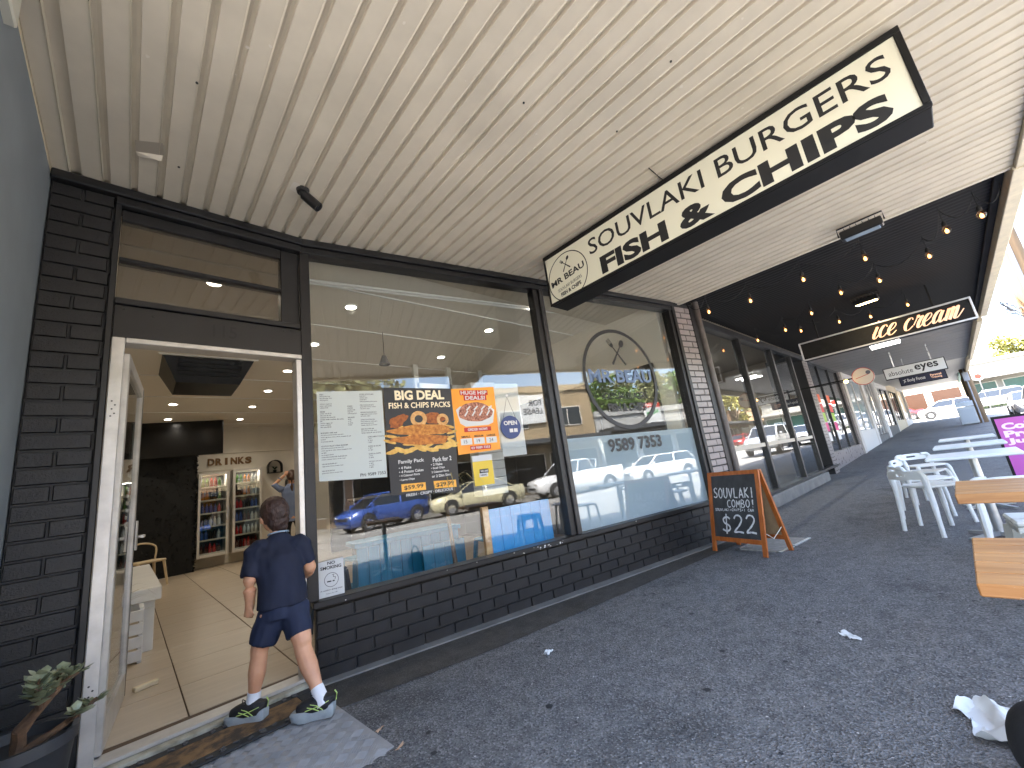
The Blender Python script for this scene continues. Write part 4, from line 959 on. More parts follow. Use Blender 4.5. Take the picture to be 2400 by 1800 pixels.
# ice cream hanging sign
IS = thing('ice_cream_sign', 'long black sign lettered ice cream in peach script hung under the dark soffit', 'sign', (9.7, .58, 2.52))
MB().bbox(-.1, .1, -1.16, 1.16, 0, .36, .006).build('box', blk, IS)
for q in ((-.118,-.101,-1.17,1.17,.335,.362), (-.118,-.101,-1.17,1.17,-.002,.025), (-.118,-.101,-1.17,-1.145,.0255,.3345), (-.118,-.101,1.145,1.17,.0255,.3345)): MB().bbox(*q, .003).build('frame', mat('silver_edge', (.6,.6,.62), .35, metal=.5), IS)
peach = mat('peach_script', srgb(250, 190, 150), .5, emit=(1, .62, .42), estr=.06)
def script_word(fn, word, x, h, parent, sl=.42):
    """hand drawn brush script, pen strokes per letter in (x, height) units of the x-height"""
    G = {'i': ([[(0,.35),(.14,.75),(.22,1.0),(.10,.35),(.12,.05),(.26,0),(.42,.25)], [(.24,1.42),(.29,1.50)]], .40),
         'c': ([[(.46,.80),(.40,.97),(.22,.96),(.06,.65),(.04,.30),(.14,.03),(.34,.02),(.56,.28)]], .52),
         'e': ([[(.02,.32),(.30,.48),(.46,.76),(.38,.98),(.20,.92),(.06,.6),(.04,.28),(.16,.02),(.36,.02),(.58,.28)]], .54),
         'r': ([[(0,.3),(.10,.75),(.16,1.08),(.22,.88),(.40,.93),(.44,.88),(.30,.45),(.30,.08),(.42,.02),(.56,.25)]], .50),
         'a': ([[(.48,.86),(.34,.99),(.14,.82),(.03,.42),(.08,.06),(.22,.04),(.40,.40),(.50,.92),(.42,.35),(.46,.04),(.58,.03),(.70,.25)]], .66),
         'm': ([[(0,.5),(.10,.95),(.06,.35),(.02,0)], [(.05,.35),(.22,.85),(.34,.98),(.36,.75),(.28,.0)], [(.31,.35),(.48,.85),(.60,.98),(.62,.75),(.56,.12),(.66,.0),(.80,.12),(1.0,.62)]], .92), ' ': ([], .42)}
    mb = MB(); u = 0
    for ch in word:
        st, adv = G[ch]
        for s_ in st:
            pts = smooth_path(s_, 7) if len(s_) > 2 else [Vector(q) for q in s_]
            P_ = [(x+(u+q.x+sl*(q.y-.3))*h*1.02, q.y*h) for q in pts]; W_ = []
            for i in range(len(pts)):
                d = (pts[min(i+1,len(pts)-1)]-pts[max(i-1,0)]); d = d.normalized() if d.length else Vector((0,1))
                W_.append(h*(.055+.13*max(0, -d.y if len(s_) > 2 else 1)**1.3 + .02*abs(d.y)))
            stroke(mb, P_, W_, fn=fn)
        u += adv*1.16
    return mb.build('lettering', peach, parent)
script_word(lambda a, b: (-.1025, .08-a*1.0, .085+b), 'ice cream', 0, .19, IS)
for y in (.85, -.75): MB().bbox(-.015, .015, y-.012, y+.012, .363, .775, .003).build('hanger_bracket', blk, IS)
FT = []
for k, (x, y) in enumerate(((14.35, .82), (14.85, .84))):
    t = thing('fluorescent_tube', ('nearer', 'farther')[k]+' of two lit tubes under the ice cream sign', 'tube light', (x, y, 3.238), R(84))
    MB().bbox(-.32, .32, -.03, .03, -.05, 0, .004).build('batten', white_paint, t); MB().cyl((-.3,0,-.075),(.3,0,-.075), .018, n=8).build('tube', MATS['tube_glow'], t)
# festoon strings
bulb_m = mat('bulb_glow', (1,.6,.35), .3, emit=(1,.45,.14), estr=.75)
bulb_me = MB().lathe([(.001,-.105),(.016,-.10),(.026,-.082),(.027,-.07),(.014,-.045)], n=12).mesh('bulb', glass('bulb_glass', tint=(1,.80,.62)), True)
fil_me = MB().lathe([(.001,-.092),(.008,-.088),(.010,-.07),(.001,-.055)], n=8).mesh('filament', bulb_m, True)
sock_me = MB().lathe([(.001,.0),(.010,-.002),(.016,-.02),(.016,-.046),(.001,-.047)], n=10).mesh('socket', rubber, True)
for nm, lab, pts in (('festoon_string', 'festoon bulb string along the edge of the dark soffit nearest the cream awning', [(5.88,2.25),(5.95,1.99),(6.15,1.5),(6.08,.86),(6.16,.26)]),
                     ('festoon_string', 'festoon bulb string running diagonally from the awning edge to the ice cream shop', [(6.12,-.84),(6.16,-.66),(6.24,-.41),(6.98,-.25),(7.35,.25),(7.31,.67),(7.96,1.16),(8.59,1.69),(8.75,2.2)]),
                     ('festoon_string', 'short festoon bulb string behind the lit floodlight', [(9.2,2.2),(9.05,1.55),(9.25,1.0),(9.6,.6),(9.5,.1)])):
    t = thing(nm, lab, 'string lights', (pts[0][0], pts[0][1], 3.27)); o_ = Vector((pts[0][0], pts[0][1], 3.27)); path = []
    for a, b in zip(pts[:-1], pts[1:]):
        for j in range(6):
            s_ = j/6; path.append(Vector((a[0]+(b[0]-a[0])*s_, a[1]+(b[1]-a[1])*s_, 3.25-.16*4*s_*(1-s_)))-o_)
    path.append(Vector((*pts[-1], 3.25))-o_); MB().tube(path, .0045, 5).build('cable', rubber, t)
    for q in pts[1:]:
        b_ = Vector((q[0], q[1], 3.12))-o_
        s_ = place('socket', sock_me, t, b_); MB().cyl((0,0,0),(0,0,.13), .003, n=5).build('lead', rubber, s_); place('bulb', bulb_me, t, b_).scale = (1.35,)*3; place('filament', fil_me, t, b_).scale = (1.5,)*3; s_.scale = (1.3,)*3

# ================================================================ shops further along
def simple_shop(x0, x1, y, frame, label, panes=3, pier=None, base=.45, basem=None, top=2.9, arch=False, frost=False, wallm=None):
    z = gz((x0+x1)/2)
    t = thing('shop', label, 'shop', (x0, y, z)); L_ = x1-x0
    pw = .45; MB().bbox(0, pw, -.05, .5, -.3, 3.3, .01).build('pier', pier or white_paint, t); MB().bbox(L_-.2, L_, -.03, .5, -.3, 3.3, .01).build('pier', pier or white_paint, t)
    MB().bbox(pw+.001, L_-.201, -.02, .2, -.3, base, .008).build('stall_riser', basem or conc, t)
    MB().bbox(pw+.001, L_-.201, -.03, .2, top, 3.3, .008).build('fascia_board', wallm or frame, t)
    step = (L_-.2-pw)/panes
    for k in range(panes+1): MB().bbox(pw+k*step-.035*(k > 0), pw+k*step+.035*(k < panes), .02, .1, base+.001, top-.001, .004).build('mullion', frame, t)
    for k in range(panes): MB().box(pw+k*step+.036, pw+(k+1)*step-.036, .05, .056, base+.002, top-.002).build('window_pane', frost_glass if frost else pane_glass, t)
    MB().box(.0, L_, 2.4, 2.5, -.3, 3.3).build('back_wall', room_d, t); MB().box(0, L_, .3, 2.4, -.3, .0).build('floor', conc, t)
    return t
pale = mat('pale_shop_paint', srgb(206, 204, 200), .5); tanp = mat('tan_shop_paint', srgb(206, 190, 160), .6)
u2 = simple_shop(14.0, 19.4, 2.62, dkf, 'dark framed shopfront with coloured stickers beyond the ice cream shop', 3, glaze, .42, glaze, 3.1)
for k, (c_, s_) in enumerate((('sticker_orange', srgb(230,96,40)), ('sticker_red', srgb(214,40,44)), ('sticker_lime', srgb(150,190,40)), ('sticker_pink', srgb(214,40,120)), ('sticker_white', (.75,.75,.75)))):
    for j in range(2): tag(MB().prism([(0,0),(.5,0),(.5,.26),(0,.26)], .003, 'y', 0).build('window_sticker', mat(c_, s_, .5), None, (14.75+j*1.35, 2.655, 2.0-k*.29)), '%s square sticker on the %s pane of the second shopfront' % (c_[8:], ('near', 'far')[j]), 'sticker')
simple_shop(19.4, 24.0, 2.6, pale, 'optical shop with frosted window poster and pale frames', 2, mat('pale_tile', srgb(190,184,176), .5), .75, pale, 2.8, frost=True)
simple_shop(24.0, 28.5, 2.62, pale, 'narrow shopfront with white uprights past the optical shop', 4, pale, .3, conc, 2.9)
ar = simple_shop(28.5, 34.0, 2.6, dkf, 'white arched shopfront halfway along the row', 2, white_paint, .5, conc, 2.6, wallm=white_paint)
simple_shop(34.0, 40.0, 2.62, dkf, 'tan shopfront with globe lamps near the end of the row', 4, tanp, .6, tanp, 2.5, wallm=tanp)
simple_shop(40.0, 46.6, 2.62, pale, 'last pale shopfront of the row before the side street', 4, tanp, .4, pale, 2.7)
tag(MB().box(46.6, 46.8, 2.6, 12, 0, 6).build('row_end_wall', tanp), 'tan end wall of the shop row at the side street', 'wall')
# awnings above them
grey_board = mat('grey_soffit_boards', srgb(120, 118, 116), .5, var=.1, vscale=2)
def awn(x0, x1, z, m_, label, boards, y0=-.8, fm=trim_cream):
    t = thing('awning', label, 'awning', (x0, 0, z)); n = boards; w_ = (x1-x0)/n
    for k in range(n): MB().bbox(k*w_, (k+1)*w_-.018, y0, 2.68, 0, .04, .004).build('soffit_board', m_, t)
    MB().box(0, x1-x0, y0, 2.68, .041, .06).build('backing', soffit_dark, t)
    MB().bbox(0, x1-x0, y0-.1, y0-.002, -.18, .34, .006).build('fascia', fm, t)
awn(13.92, 24, 3.24, grey_board, 'grey boarded awning ceiling above the optical shop signs', 14)
awn(24.02, 34, 3.35, mat('pale_soffit', srgb(196,192,184), .6), 'pale boarded awning ceiling beyond the hanging signs', 10, fm=tanp)
awn(34.02, 46.5, 3.55, mat('pale_soffit', (.5,.5,.5)), 'farthest boarded awning ceiling at the end of the row', 10, y0=-.6, fm=mat('green_fascia', srgb(90,140,120), .5))
# hanging signs beyond
def lightbox(name, label, x, y0, y1, z0, z1, fm, texts, d=.12):
    t = thing(name, label, 'sign', (x, (y0+y1)/2, z0)); hw = (y1-y0)/2
    MB().bbox(0, d, -hw, hw, 0, z1-z0, .006).build('box', blk, t); MB().box(-.004, -.0005, -hw+.02, hw-.02, .02, z1-z0-.02).build('face_panel', fm, t)
    for s_, u, z, w_, h_, bd, m_, sh in texts:
        mb = MB(); put_text(mb, s_, u, z, w_, h_, fn=lambda a, b: (-.0055, hw-a, b), bold=bd, shear=sh); mb.build('lettering', m_, t)
    for y in (-hw*.6, hw*.6): MB().bbox(.04, .07, y-.015, y+.015, z1-z0+.001, 3.25-z0, .002).build('hanger_bracket', steel, t)
    return t
lightbox('optical_sign', 'white hanging sign lettered absolute eyes', 17, -.14, 1.22, 2.40, 2.76, mat('sign_white', srgb(222,224,222), .4), [('absolute', .10, .10, .55, .14, .0, ink, 0), ('eyes', .70, .07, .50, .22, .02, ink, 0)])
bf = lightbox('training_sign', 'navy hanging sign lettered Body Focus Personal Training', 19.6, -.08, 1.08, 2.30, 2.62, mat('sign_navy', srgb(34, 38, 62), .4), [('Body Focus', .2, .08, .45, .14, .03, white_ink, 0), ('Personal', .78, .16, .26, .07, .01, peach, 0), ('Training', .78, .07, .26, .07, .01, peach, 0)])
mb = MB(); stroke(mb, [(.10,.09),(.13,.13),(.12,.18),(.17,.21)], .02, fn=lambda a, b: (-.0055, .58-a, b)); stroke(mb, [(.09,.19),(.13,.18),(.16,.12)], .018, fn=lambda a, b: (-.0056, .58-a, b)); mb.build('running_figure', white_ink, bf)
ov = thing('oval_sign', 'cream oval sign with a small lit lamp projecting from the shopfront', 'sign', (12.4, 1.25, 2.26))
MB().prism(ellipse(0,0,.20,.20,36), .08, 'x', 0).build('disc', mat('oval_cream', srgb(216, 204, 184), .5), ov)
mb = MB(); ring(mb, 0, 0, .203, .203, .012, fn=lambda a, b: (-.002, a, b)); stroke(mb, [(.14,-.03),(-.12,.03)], .012, fn=lambda a, b: (-.0025, a, b)); mb.build('red_swash', mat('sign_red', srgb(190,40,40), .5), ov)
MB().prism(ellipse(-.11,.07,.045,.045,16), .003, 'x', -.004).build('round_motif', mat('motif_grey', (.12,.12,.14)), ov)
MB().beam((.03,.2,0),(.03,1.25,.0), .03, .03).build('bracket', blk, ov)
gl = thing('wall_lamp', 'small glowing amber lamp beside the oval sign', 'lamp', (12.2, 1.55, 2.2)); MB().lathe([(.001,-.04),(.035,-.03),(.045,0),(.035,.03),(.001,.04)], n=12).build('globe', mat('amber_glow', (1,.6,.2), .4, emit=(1,.55,.15), estr=1.5), gl, smooth=True); MB().beam((.0,.04,.0),(.0,.95,.03), .015, .015).build('arm', blk, gl)

# ================================================================ poles, bin, far street
pole_m = mat('weathered_timber_pole', srgb(104, 84, 60), .8, var=.25, vscale=6, stretch=(1,1,.15), bump=.3, bscale=40)
def power_pole(x, y, h, r_, label, arms=True):
    t = thing('power_pole', label, 'pole', (x, y, gz(x)-.1))
    MB().cyl((0,0,0),(0,0,h), r_, r_*.75, 18).build('shaft', pole_m, t, smooth=True)
    MB().cyl((-r_*.8-.035,.02,0),(-r_*.7-.03,.02,h*.75), .032, n=10).build('cable_conduit', mat('conduit_grey', srgb(150,152,158), .5), t, smooth=True)
    MB().bbox(-r_-.16, -r_-.06, -.1, .12, 2.3, 2.75, .01).build('switch_box', mat('conduit_grey', (.4,.4,.4)), t)
    if arms:
        MB().beam((0,-1.1,h-.6),(0,1.1,h-.6), .1, .12).build('cross_arm', pole_m, t)
        for y_ in (-1, -.4, .4, 1): MB().lathe([(.001,.0),(.04,.01),(.05,.05),(.03,.1),(.001,.12)], (0,y_,h-.54), 10).build('insulator', white_paint, t)
    return t
power_pole(13.2, -1.56, 9, .21, 'thick timber power pole at the kerb, cut by the right edge of the view')
power_pole(32.0, -.75, 9, .19, 'timber power pole beside the litter bin at the far end of the footpath')
for k, (a, b) in enumerate((((13.2,-2.55,8.4),(32,-1.9,9.0)), ((13.2,-.6,8.4),(32,0,9.0)), ((32,-1.9,9.0),(75,-4,9.5)), ((32,0,9.0),(75,-2,9.5)))):
    pts = [Vector(a).lerp(Vector(b), s_/10)-Vector((0,0,.6*4*(s_/10)*(1-s_/10))) for s_ in range(11)]
    tag(MB().tube(pts, .012, 5).build('power_line', rubber), ('street side', 'shop side', 'far street side', 'far shop side')[k]+' overhead power line between the timber poles', 'cable')
tg = thing('awning_cable_tangle', 'tangle of grey cables drooping from the awning edge by the pole', 'cable', (12.6, -1.0, 3.05))
for k in range(6):
    pts = smooth_path([(random.uniform(-.3,.3), -.1, .1), (random.uniform(-.4,.4), -.2-random.random()*.2, -.1-random.random()*.2), (random.uniform(-.4,.6), -.15, -.05), (.5, -.35, -.1+random.random()*.4)], 5); MB().tube(pts, .008, 5).build('cable', mat('cable_grey', srgb(110,110,112), .6), tg)
bn_ = thing('litter_bin', 'pale grey street litter bin with sloping top beside the far pole', 'bin', (31.0, -.30, gz(31.0)))
bmm = mat('bin_grey', srgb(176, 182, 184), .45, var=.06)
MB().bbox(-.32, .32, -.36, .36, .08, 1.15, .02).build('cabinet', bmm, bn_); MB().prism([(-.36,1.18),(.36,1.18),(.33,1.42),(0,1.5),(-.33,1.42)], .74, 'y', -.37).build('hood', bmm, bn_); MB().bbox(-.332, -.321, -.3, .3, .2, 1.0, .003).build('door_panel', mat('bin_panel', srgb(164,172,178), .4), bn_); MB().bbox(-.28, .28, -.3, .3, 0, .079, .004).build('plinth', conc, bn_); bn_.scale = (.85,.85,.8)
# ================================================================ chalkboard A-frame
af_m = mat('orange_stained_timber', srgb(150, 78, 30), .45, color2=srgb(178, 100, 44), vscale=4, stretch=(8,8,1), bump=.1)
pA, pB, pC = Vector((4.86, 2.21, 0)), Vector((4.64, 1.59, 0)), Vector((5.14, 1.57, 0))
ax = (pB-pA).normalized(); wA = (pB-pA).length; nrm = Vector((-ax.y, ax.x, 0))      # ax runs along the board, left to right as seen
if nrm.x < 0: nrm = -nrm
AF = thing('chalkboard_sign', 'orange timber A-frame chalkboard reading SOUVLAKI COMBO $22 on the footpath', 'chalkboard', (pA+pB)/2)
AF.matrix_basis = Matrix.Translation((pA+pB)/2) @ Matrix((ax, nrm, Vector((0,0,1)))).transposed().to_4x4()
hA, sp_ = .84, .40; hw = wA/2
def leaf(y0, y1, name):
    """frame leaning from the foot line y0 to the top line y1; local (u, v) -> point"""
    e = Vector((0, y1-y0, hA)); L_ = e.length; e.normalize(); nn = Vector((0, -e.z, e.y))
    def P_(u, v, o=0): return Vector((u, y0, 0))+e*v+nn*o
    def bar(u0, u1, v0, v1, o0, o1, nm, m_):
        MB().add([P_(u, v, o) for u in (u0,u1) for v in (v0,v1) for o in (o0,o1)], [(0,1,3,2),(4,6,7,5),(0,4,5,1),(2,3,7,6),(0,2,6,4),(1,5,7,3)]).build(nm, m_, AF)
    bar(-hw, -hw+.045, 0.004, L_, 0, .022, 'leg', af_m); bar(hw-.045, hw, .004, L_, 0, .022, 'leg', af_m)
    bar(-hw+.0455, hw-.0455, L_-.042, L_-.001, .001, .021, 'top_rail', af_m); bar(-hw+.0455, hw-.0455, .115, .16, .001, .021, 'bottom_rail', af_m)
    return P_, bar, L_
slate = mat('chalkboard_slate', (.028, .028, .028), .7, color2=(.05, .05, .05), vscale=5, stretch=(2,2,1))
P_, bar, L_ = leaf(0, .19, 'front')
bar(-hw+.046, hw-.046, .161, L_-.043, .006, .014, 'board', slate)
chalk = mat('chalk', (.74, .74, .72), .9, color2=(.5,.5,.49), vscale=40)
mb = MB(); cf = lambda a, b: P_(a, b, .0148)
def cw(s_, u, v, w_, h_, bd=0.0, sh=0): put_text(mb, s_, u, v, w_, h_, fn=cf, bold=bd, shear=sh)
def chalkword(s_, u, v, w_, h_, pw):
    """letters drawn as single chalk strokes in a 1 x 1.5 cell"""
    G = {'S': [[(.9,1.3),(.55,1.5),(.15,1.25),(.3,.85),(.75,.6),(.8,.2),(.45,0),(.0,.15)]], 'O': [[(.5,1.5),(.1,1.1),(.08,.4),(.45,0),(.85,.35),(.9,1.05),(.55,1.5),(.42,1.45)]], 'U': [[(.08,1.5),(.08,.5),(.3,.02),(.65,.02),(.9,.5),(.9,1.5)]],
         'V': [[(.02,1.5),(.45,0),(.95,1.5)]], 'L': [[(.12,1.5),(.1,.05),(.85,.02)]], 'A': [[(.0,0),(.45,1.5),(.95,0)],[(.2,.5),(.78,.5)]], 'K': [[(.1,1.5),(.1,0)],[(.85,1.5),(.12,.75),(.9,0)]], 'I': [[(.4,1.5),(.4,0)]],
         'C': [[(.9,1.3),(.6,1.5),(.2,1.2),(.08,.7),(.25,.15),(.6,0),(.95,.15)]], 'M': [[(.0,0),(.12,1.5),(.5,.5),(.88,1.5),(1,0)]], 'B': [[(.1,0),(.1,1.5),(.6,1.45),(.75,1.15),(.5,.85),(.15,.8)],[(.4,.8),(.8,.6),(.85,.25),(.55,.02),(.1,0)]],
         '!': [[(.4,1.5),(.6,1.5),(.5,.5),(.42,1.4)],[(.42,.12),(.55,.12)]], '$': [[(.9,1.2),(.55,1.38),(.18,1.15),(.3,.82),(.75,.62),(.85,.3),(.5,.1),(.05,.25)],[(.52,1.65),(.48,-.15)]], '2': [[(.08,1.2),(.3,1.5),(.7,1.45),(.85,1.1),(.55,.6),(.05,.05),(.5,.08),(.98,.02)]],
         'H': [[(.1,1.5),(.1,0)],[(.85,1.5),(.85,0)],[(.1,.75),(.85,.75)]], 'P': [[(.1,0),(.1,1.5),(.6,1.45),(.8,1.15),(.6,.8),(.12,.75)]], '+': [[(.1,.7),(.85,.7)],[(.48,1.1),(.48,.3)]], '1': [[(.4,1.3),(.5,1.5),(.5,0)]], 'N': [[(.08,0),(.08,1.5),(.88,0),(.9,1.5)]], ' ': []}
    n = len(s_); c_ = w_/n
    for i, ch in enumerate(s_):
        jz = random.uniform(-.04,.04)*h_
        for st in G[ch]:
            pts = smooth_path(st, 5) if ch in 'SOUC2$B' else [Vector(st[0]).lerp(Vector(st[0]), 0)]+[Vector(q) for q in st[1:]]
            if ch not in 'SOUC2$B':
                den = []
                for a, b in zip(pts[:-1], pts[1:]): den += [a.lerp(b, k/4) for k in range(4)]
                pts = den+[pts[-1]]
            stroke(mb, [(u+(i+q.x*.8)*c_, v+jz+q.y/1.5*h_) for q in pts], [pw*random.uniform(.75,1.2) for _ in pts], fn=cf)
chalkword('SOUVLAKI', -hw+.07, .575, wA-.13, .105, .013)
chalkword('COMBO!', -hw+.24, .475, wA-.31, .075, .010)
chalkword('SOUVLAKI+CHIPS+1 CAN', -hw+.075, .435, wA-.17, .026, .0055)
chalkword('$22', -hw+.15, .215, wA-.21, .175, .017)
mb.build('chalk_lettering', chalk, AF)
P2, bar2, L2 = leaf(.19+.20, .215, 'rear')
bar2(-hw+.046, hw-.046, .161, L2-.043, .006, .014, 'back_board', mat('raw_hardboard', srgb(150, 124, 92), .7, var=.1, vscale=20))
MB().tube([Vector((hw-.02,.06,.22)), Vector((hw-.03,.18,.15)), Vector((hw-.02,.32,.24))], .004, 6).build('stay_cord', mat('cord_white', (.6,.58,.5), .8), AF)
# service pit lid by the A-frame
pl_ = thing('pit_lid', 'weathered concrete service pit lid in the footpath behind the chalkboard', 'pit lid', (5.25, 1.72, .006), R(-8))
MB().bbox(-.34, .34, -.2, .2, -.02, .008, .003).build('lid', mat('pale_concrete_lid', srgb(140,136,128), .8, var=.2, vscale=20, bump=.5), pl_)
MB().bbox(-.37, .37, .205, .24, -.02, .006, .002).build('lid_frame', steel, pl_); MB().bbox(-.37, .37, -.24, -.205, -.02, .006, .002).build('lid_frame', steel, pl_)

# ================================================================ doorstep things
mt_ = thing('door_mat', 'worn brown coir mat with black rubber border at the shop door', 'door mat', (.94, 3.17, 0)); mt_.matrix_basis = MD @ Matrix.Translation((-.60, -.255, .022))
coir = mat('worn_coir', srgb(128, 98, 62), .95, color2=srgb(66, 54, 42), vscale=14, detail=6, bump=1, bscale=300, bdist=.004, vmin=.4, vmax=.62)
MB().bbox(-.43, .43, -.10, .10, .0, .014, .003).build('coir_pad', coir, mt_)
for q in ((-.52, .52, -.17, -.101), (-.52, .52, .101, .165), (-.52, -.431, -.1005, .1005), (.431, .52, -.1005, .1005)): MB().bbox(q[0], q[1], q[2], q[3], 0, .012, .004).build('rubber_border', rubber, mt_)
stud = MB().bbox(-.014,.014,-.007,.007,0,.006,.002).mesh('stud', mat('rubber_stud', (.05,.05,.052), .6))
for k in range(18):
    for y in (-.148, -.122, .121, .145):
        if (k+int(y*1000)) % 3: place('stud', stud, mt_, (-.48+k*.0565, y, .0125)).rotation_euler = (0,0,R(35 if k % 2 else -20))
rp = thing('checker_plate_ramp', 'grey steel checker plate ramp plate laid before the shop door', 'ramp', (.94, 3.17, 0)); rp.matrix_basis = MD @ Matrix.Translation((-.56, -.28, 0))
pm = mat('checker_steel', srgb(146, 144, 142), .5, metal=.1, var=.12, vscale=10, bump=.2, bscale=60)
rr_ = lambda y: .004+.018*(y+.80)/.9
MB().add([(-.62,.20,.020),(.50,.20,.020),(.52,-.80,.005),(-.62,-.84,.004),(-.62,.20,.0),(.50,.20,.0),(.52,-.80,.0),(-.62,-.84,.0)], [(0,1,2,3),(0,4,5,1),(1,5,6,2),(2,6,7,3),(3,7,4,0)]).build('plate', pm, rp)
mb = MB()
for i in range(18):
    for j in range(16):
        x, y = -.585+i*.0615, -.79+j*.0615
        if x > .475: continue
        d = 1 if (i+j) % 2 else -1; z = rr_(y)
        for o_ in (-.016, -.008, 0, .008, .016):
            a = Vector((x+o_*d, y+o_, z)); v = Vector((.019, .019*d*-1, 0)); w_ = Vector((.0028*d, .0028, 0)); u_ = Vector((0,0,.0035))
            mb.add([a-v-w_, a+v-w_, a+v*.8+u_, a-v*.8+u_, a+v+w_, a-v+w_], [(0,1,2,3), (3,2,4,5), (0,3,5), (1,4,2)])
tag(mb.build('raised_tread', pm, rp), kind='stuff')
# jade plant in a pot at lower left
jp = thing('jade_plant', 'jade plant with thick stems in a dark pot at the lower left', 'plant', (-.22, 2.40, 0))
jp.location = (-.275, 2.62, 0)
bark = mat('jade_bark', srgb(122, 92, 66), .8, color2=srgb(84, 62, 46), vscale=30, bump=.5, bscale=60)
jl = mat('jade_leaf', srgb(112, 120, 92), .4, color2=srgb(146, 150, 120), vscale=12)
MB().lathe([(.001,.0),(.11,.0),(.155,.37),(.165,.38),(.165,.42),(.148,.42),(.14,.385),(.001,.38)], n=28).build('pot', mat('charcoal_pot', (.03,.031,.034), .5), jp, smooth=True)
sm = MB(); rnd = random.Random(5); lm = MB(); tips = []
def jbranch(p, d, l_, r_, k):
    d = d.normalized(); pts = [p]; 
    for j in range(3): d = (d+Vector((rnd.gauss(0,.16), rnd.gauss(0,.16), .06))).normalized(); pts.append(pts[-1]+d*l_/3)
    sm.tube(pts, [r_, r_*.9, r_*.8, r_*.7], 8)
    if k == 0: tips.append((pts[-1], d)); return
    for j in range(2 if k < 3 else 3): jbranch(pts[-1] if j < 2 else pts[2], (d+Vector((rnd.gauss(0,.55), rnd.gauss(0,.55), .15))), l_*.78, r_*.66, k-1)
jbranch(Vector((.01,0,.375)), Vector((.12,-.05,1)), .11, .024, 3); jbranch(Vector((.03,-.02,.385)), Vector((.9,-.1,.55)), .12, .015, 1)
sm.build('stems', bark, jp, smooth=True)
for p, d in tips:
    for k in range(15):
        a = rnd.uniform(0, 6.28); dd = (d*.5+Vector((math.cos(a), math.sin(a), rnd.uniform(-.1,.9)))).normalized(); L0 = rnd.uniform(.036,.060); q = p-d*rnd.uniform(0,.07)
        sd = dd.cross(Vector((0,0,1))); sd = sd.normalized() if sd.length > .01 else Vector((1,0,0)); up = sd.cross(dd)
        w_ = L0*.36; t_ = .003
        vs_ = [q, q+dd*L0*.35+sd*w_*.7, q+dd*L0*.7+sd*w_, q+dd*L0, q+dd*L0*.7-sd*w_, q+dd*L0*.35-sd*w_*.7, q+dd*L0*.6+up*t_, q+dd*L0*.6-up*t_]
        lm.add(vs_, [(0,1,6),(1,2,6),(2,3,6),(3,4,6),(4,5,6),(5,0,6),(1,0,7),(2,1,7),(3,2,7),(4,3,7),(5,4,7),(0,5,7)])
tag(lm.build('leaves', jl, jp), kind='stuff')

# ================================================================ outdoor tables and seats on the right
wt = mat('worn_timber_top', srgb(150, 98, 48), .45, color2=srgb(184, 134, 82), vscale=3, stretch=(9, .8, 9), detail=7, bump=.12, bscale=20)
def add_wear(mt):
    n = mt.node_tree; b = n.nodes['Principled BSDF']; tc = n.nodes.new('ShaderNodeTexCoord'); nz = n.nodes.new('ShaderNodeTexNoise'); nz.inputs['Scale'].default_value = 9; nz.inputs['Detail'].default_value = 7; nz.inputs['Roughness'].default_value = .75
    mp = n.nodes.new('ShaderNodeMapping'); mp.inputs['Scale'].default_value = (2.5,.8,1); n.links.new(tc.outputs['Object'], mp.inputs[0]); n.links.new(mp.outputs[0], nz.inputs['Vector'])
    r_ = n.nodes.new('ShaderNodeMapRange'); r_.inputs[1].default_value = .62; r_.inputs[2].default_value = .68; n.links.new(nz.outputs[0], r_.inputs[0])
    old = b.inputs['Base Color'].links[0].from_socket; mx = n.nodes.new('ShaderNodeMix'); mx.data_type = 'RGBA'; mx.inputs[7].default_value = (.46,.40,.33,1); n.links.new(r_.outputs[0], mx.inputs[0]); n.links.new(old, mx.inputs[6]); n.links.new(mx.outputs[2], b.inputs['Base Color'])
add_wear(wt)
def table(name, label, x, y, w_, d_, m_, thick=.035, legm=None, ht=.75, planks=0, rz=0):
    t = thing(name, label, 'table', (x, y, 0), rz)
    if planks:
        for k in range(planks): MB().bbox(-w_/2+k*w_/planks+.001, -w_/2+(k+1)*w_/planks-.001, -d_/2, d_/2, ht-thick, ht, .003).build('plank', m_, t)
    else: MB().bbox(-w_/2, w_/2, -d_/2, d_/2, ht-thick, ht, .008).build('table_top', m_, t)
    MB().cyl((0,0,.03),(0,0,ht-thick-.001), .035, .03, 14).build('pedestal', legm, t, smooth=True)
    for a in range(4): MB().beam((0,0,.045),(.27*math.cos(R(45+90*a)), .27*math.sin(R(45+90*a)), .02), .05, .035, w2=.035, h2=.018).build('foot', legm, t)
    return t
galv = mat('cast_alu', (.5,.52,.52), .35, metal=.7, var=.1)
table('timber_table', 'worn timber topped table nearest the viewer at the right edge', 1.64, -.26, .50, .66, wt, .028, galv, planks=5)
table('timber_table', 'worn timber topped table second from the viewer beside the white metal stool', 3.16, -.22, .56, .66, wt, .045, galv, planks=5)
wtop = mat('white_table_top', (.62,.66,.66), .35, var=.05)
for k, (x, lab) in enumerate(((5.72, 'white square cafe table nearest the chalkboard side of the row'), (7.45, 'white square cafe table in the middle of the white row'), (9.5, 'farthest white square cafe table before the pink board'))):
    table('white_table', lab, x, .02, .62, .60, wtop, .03, galv)
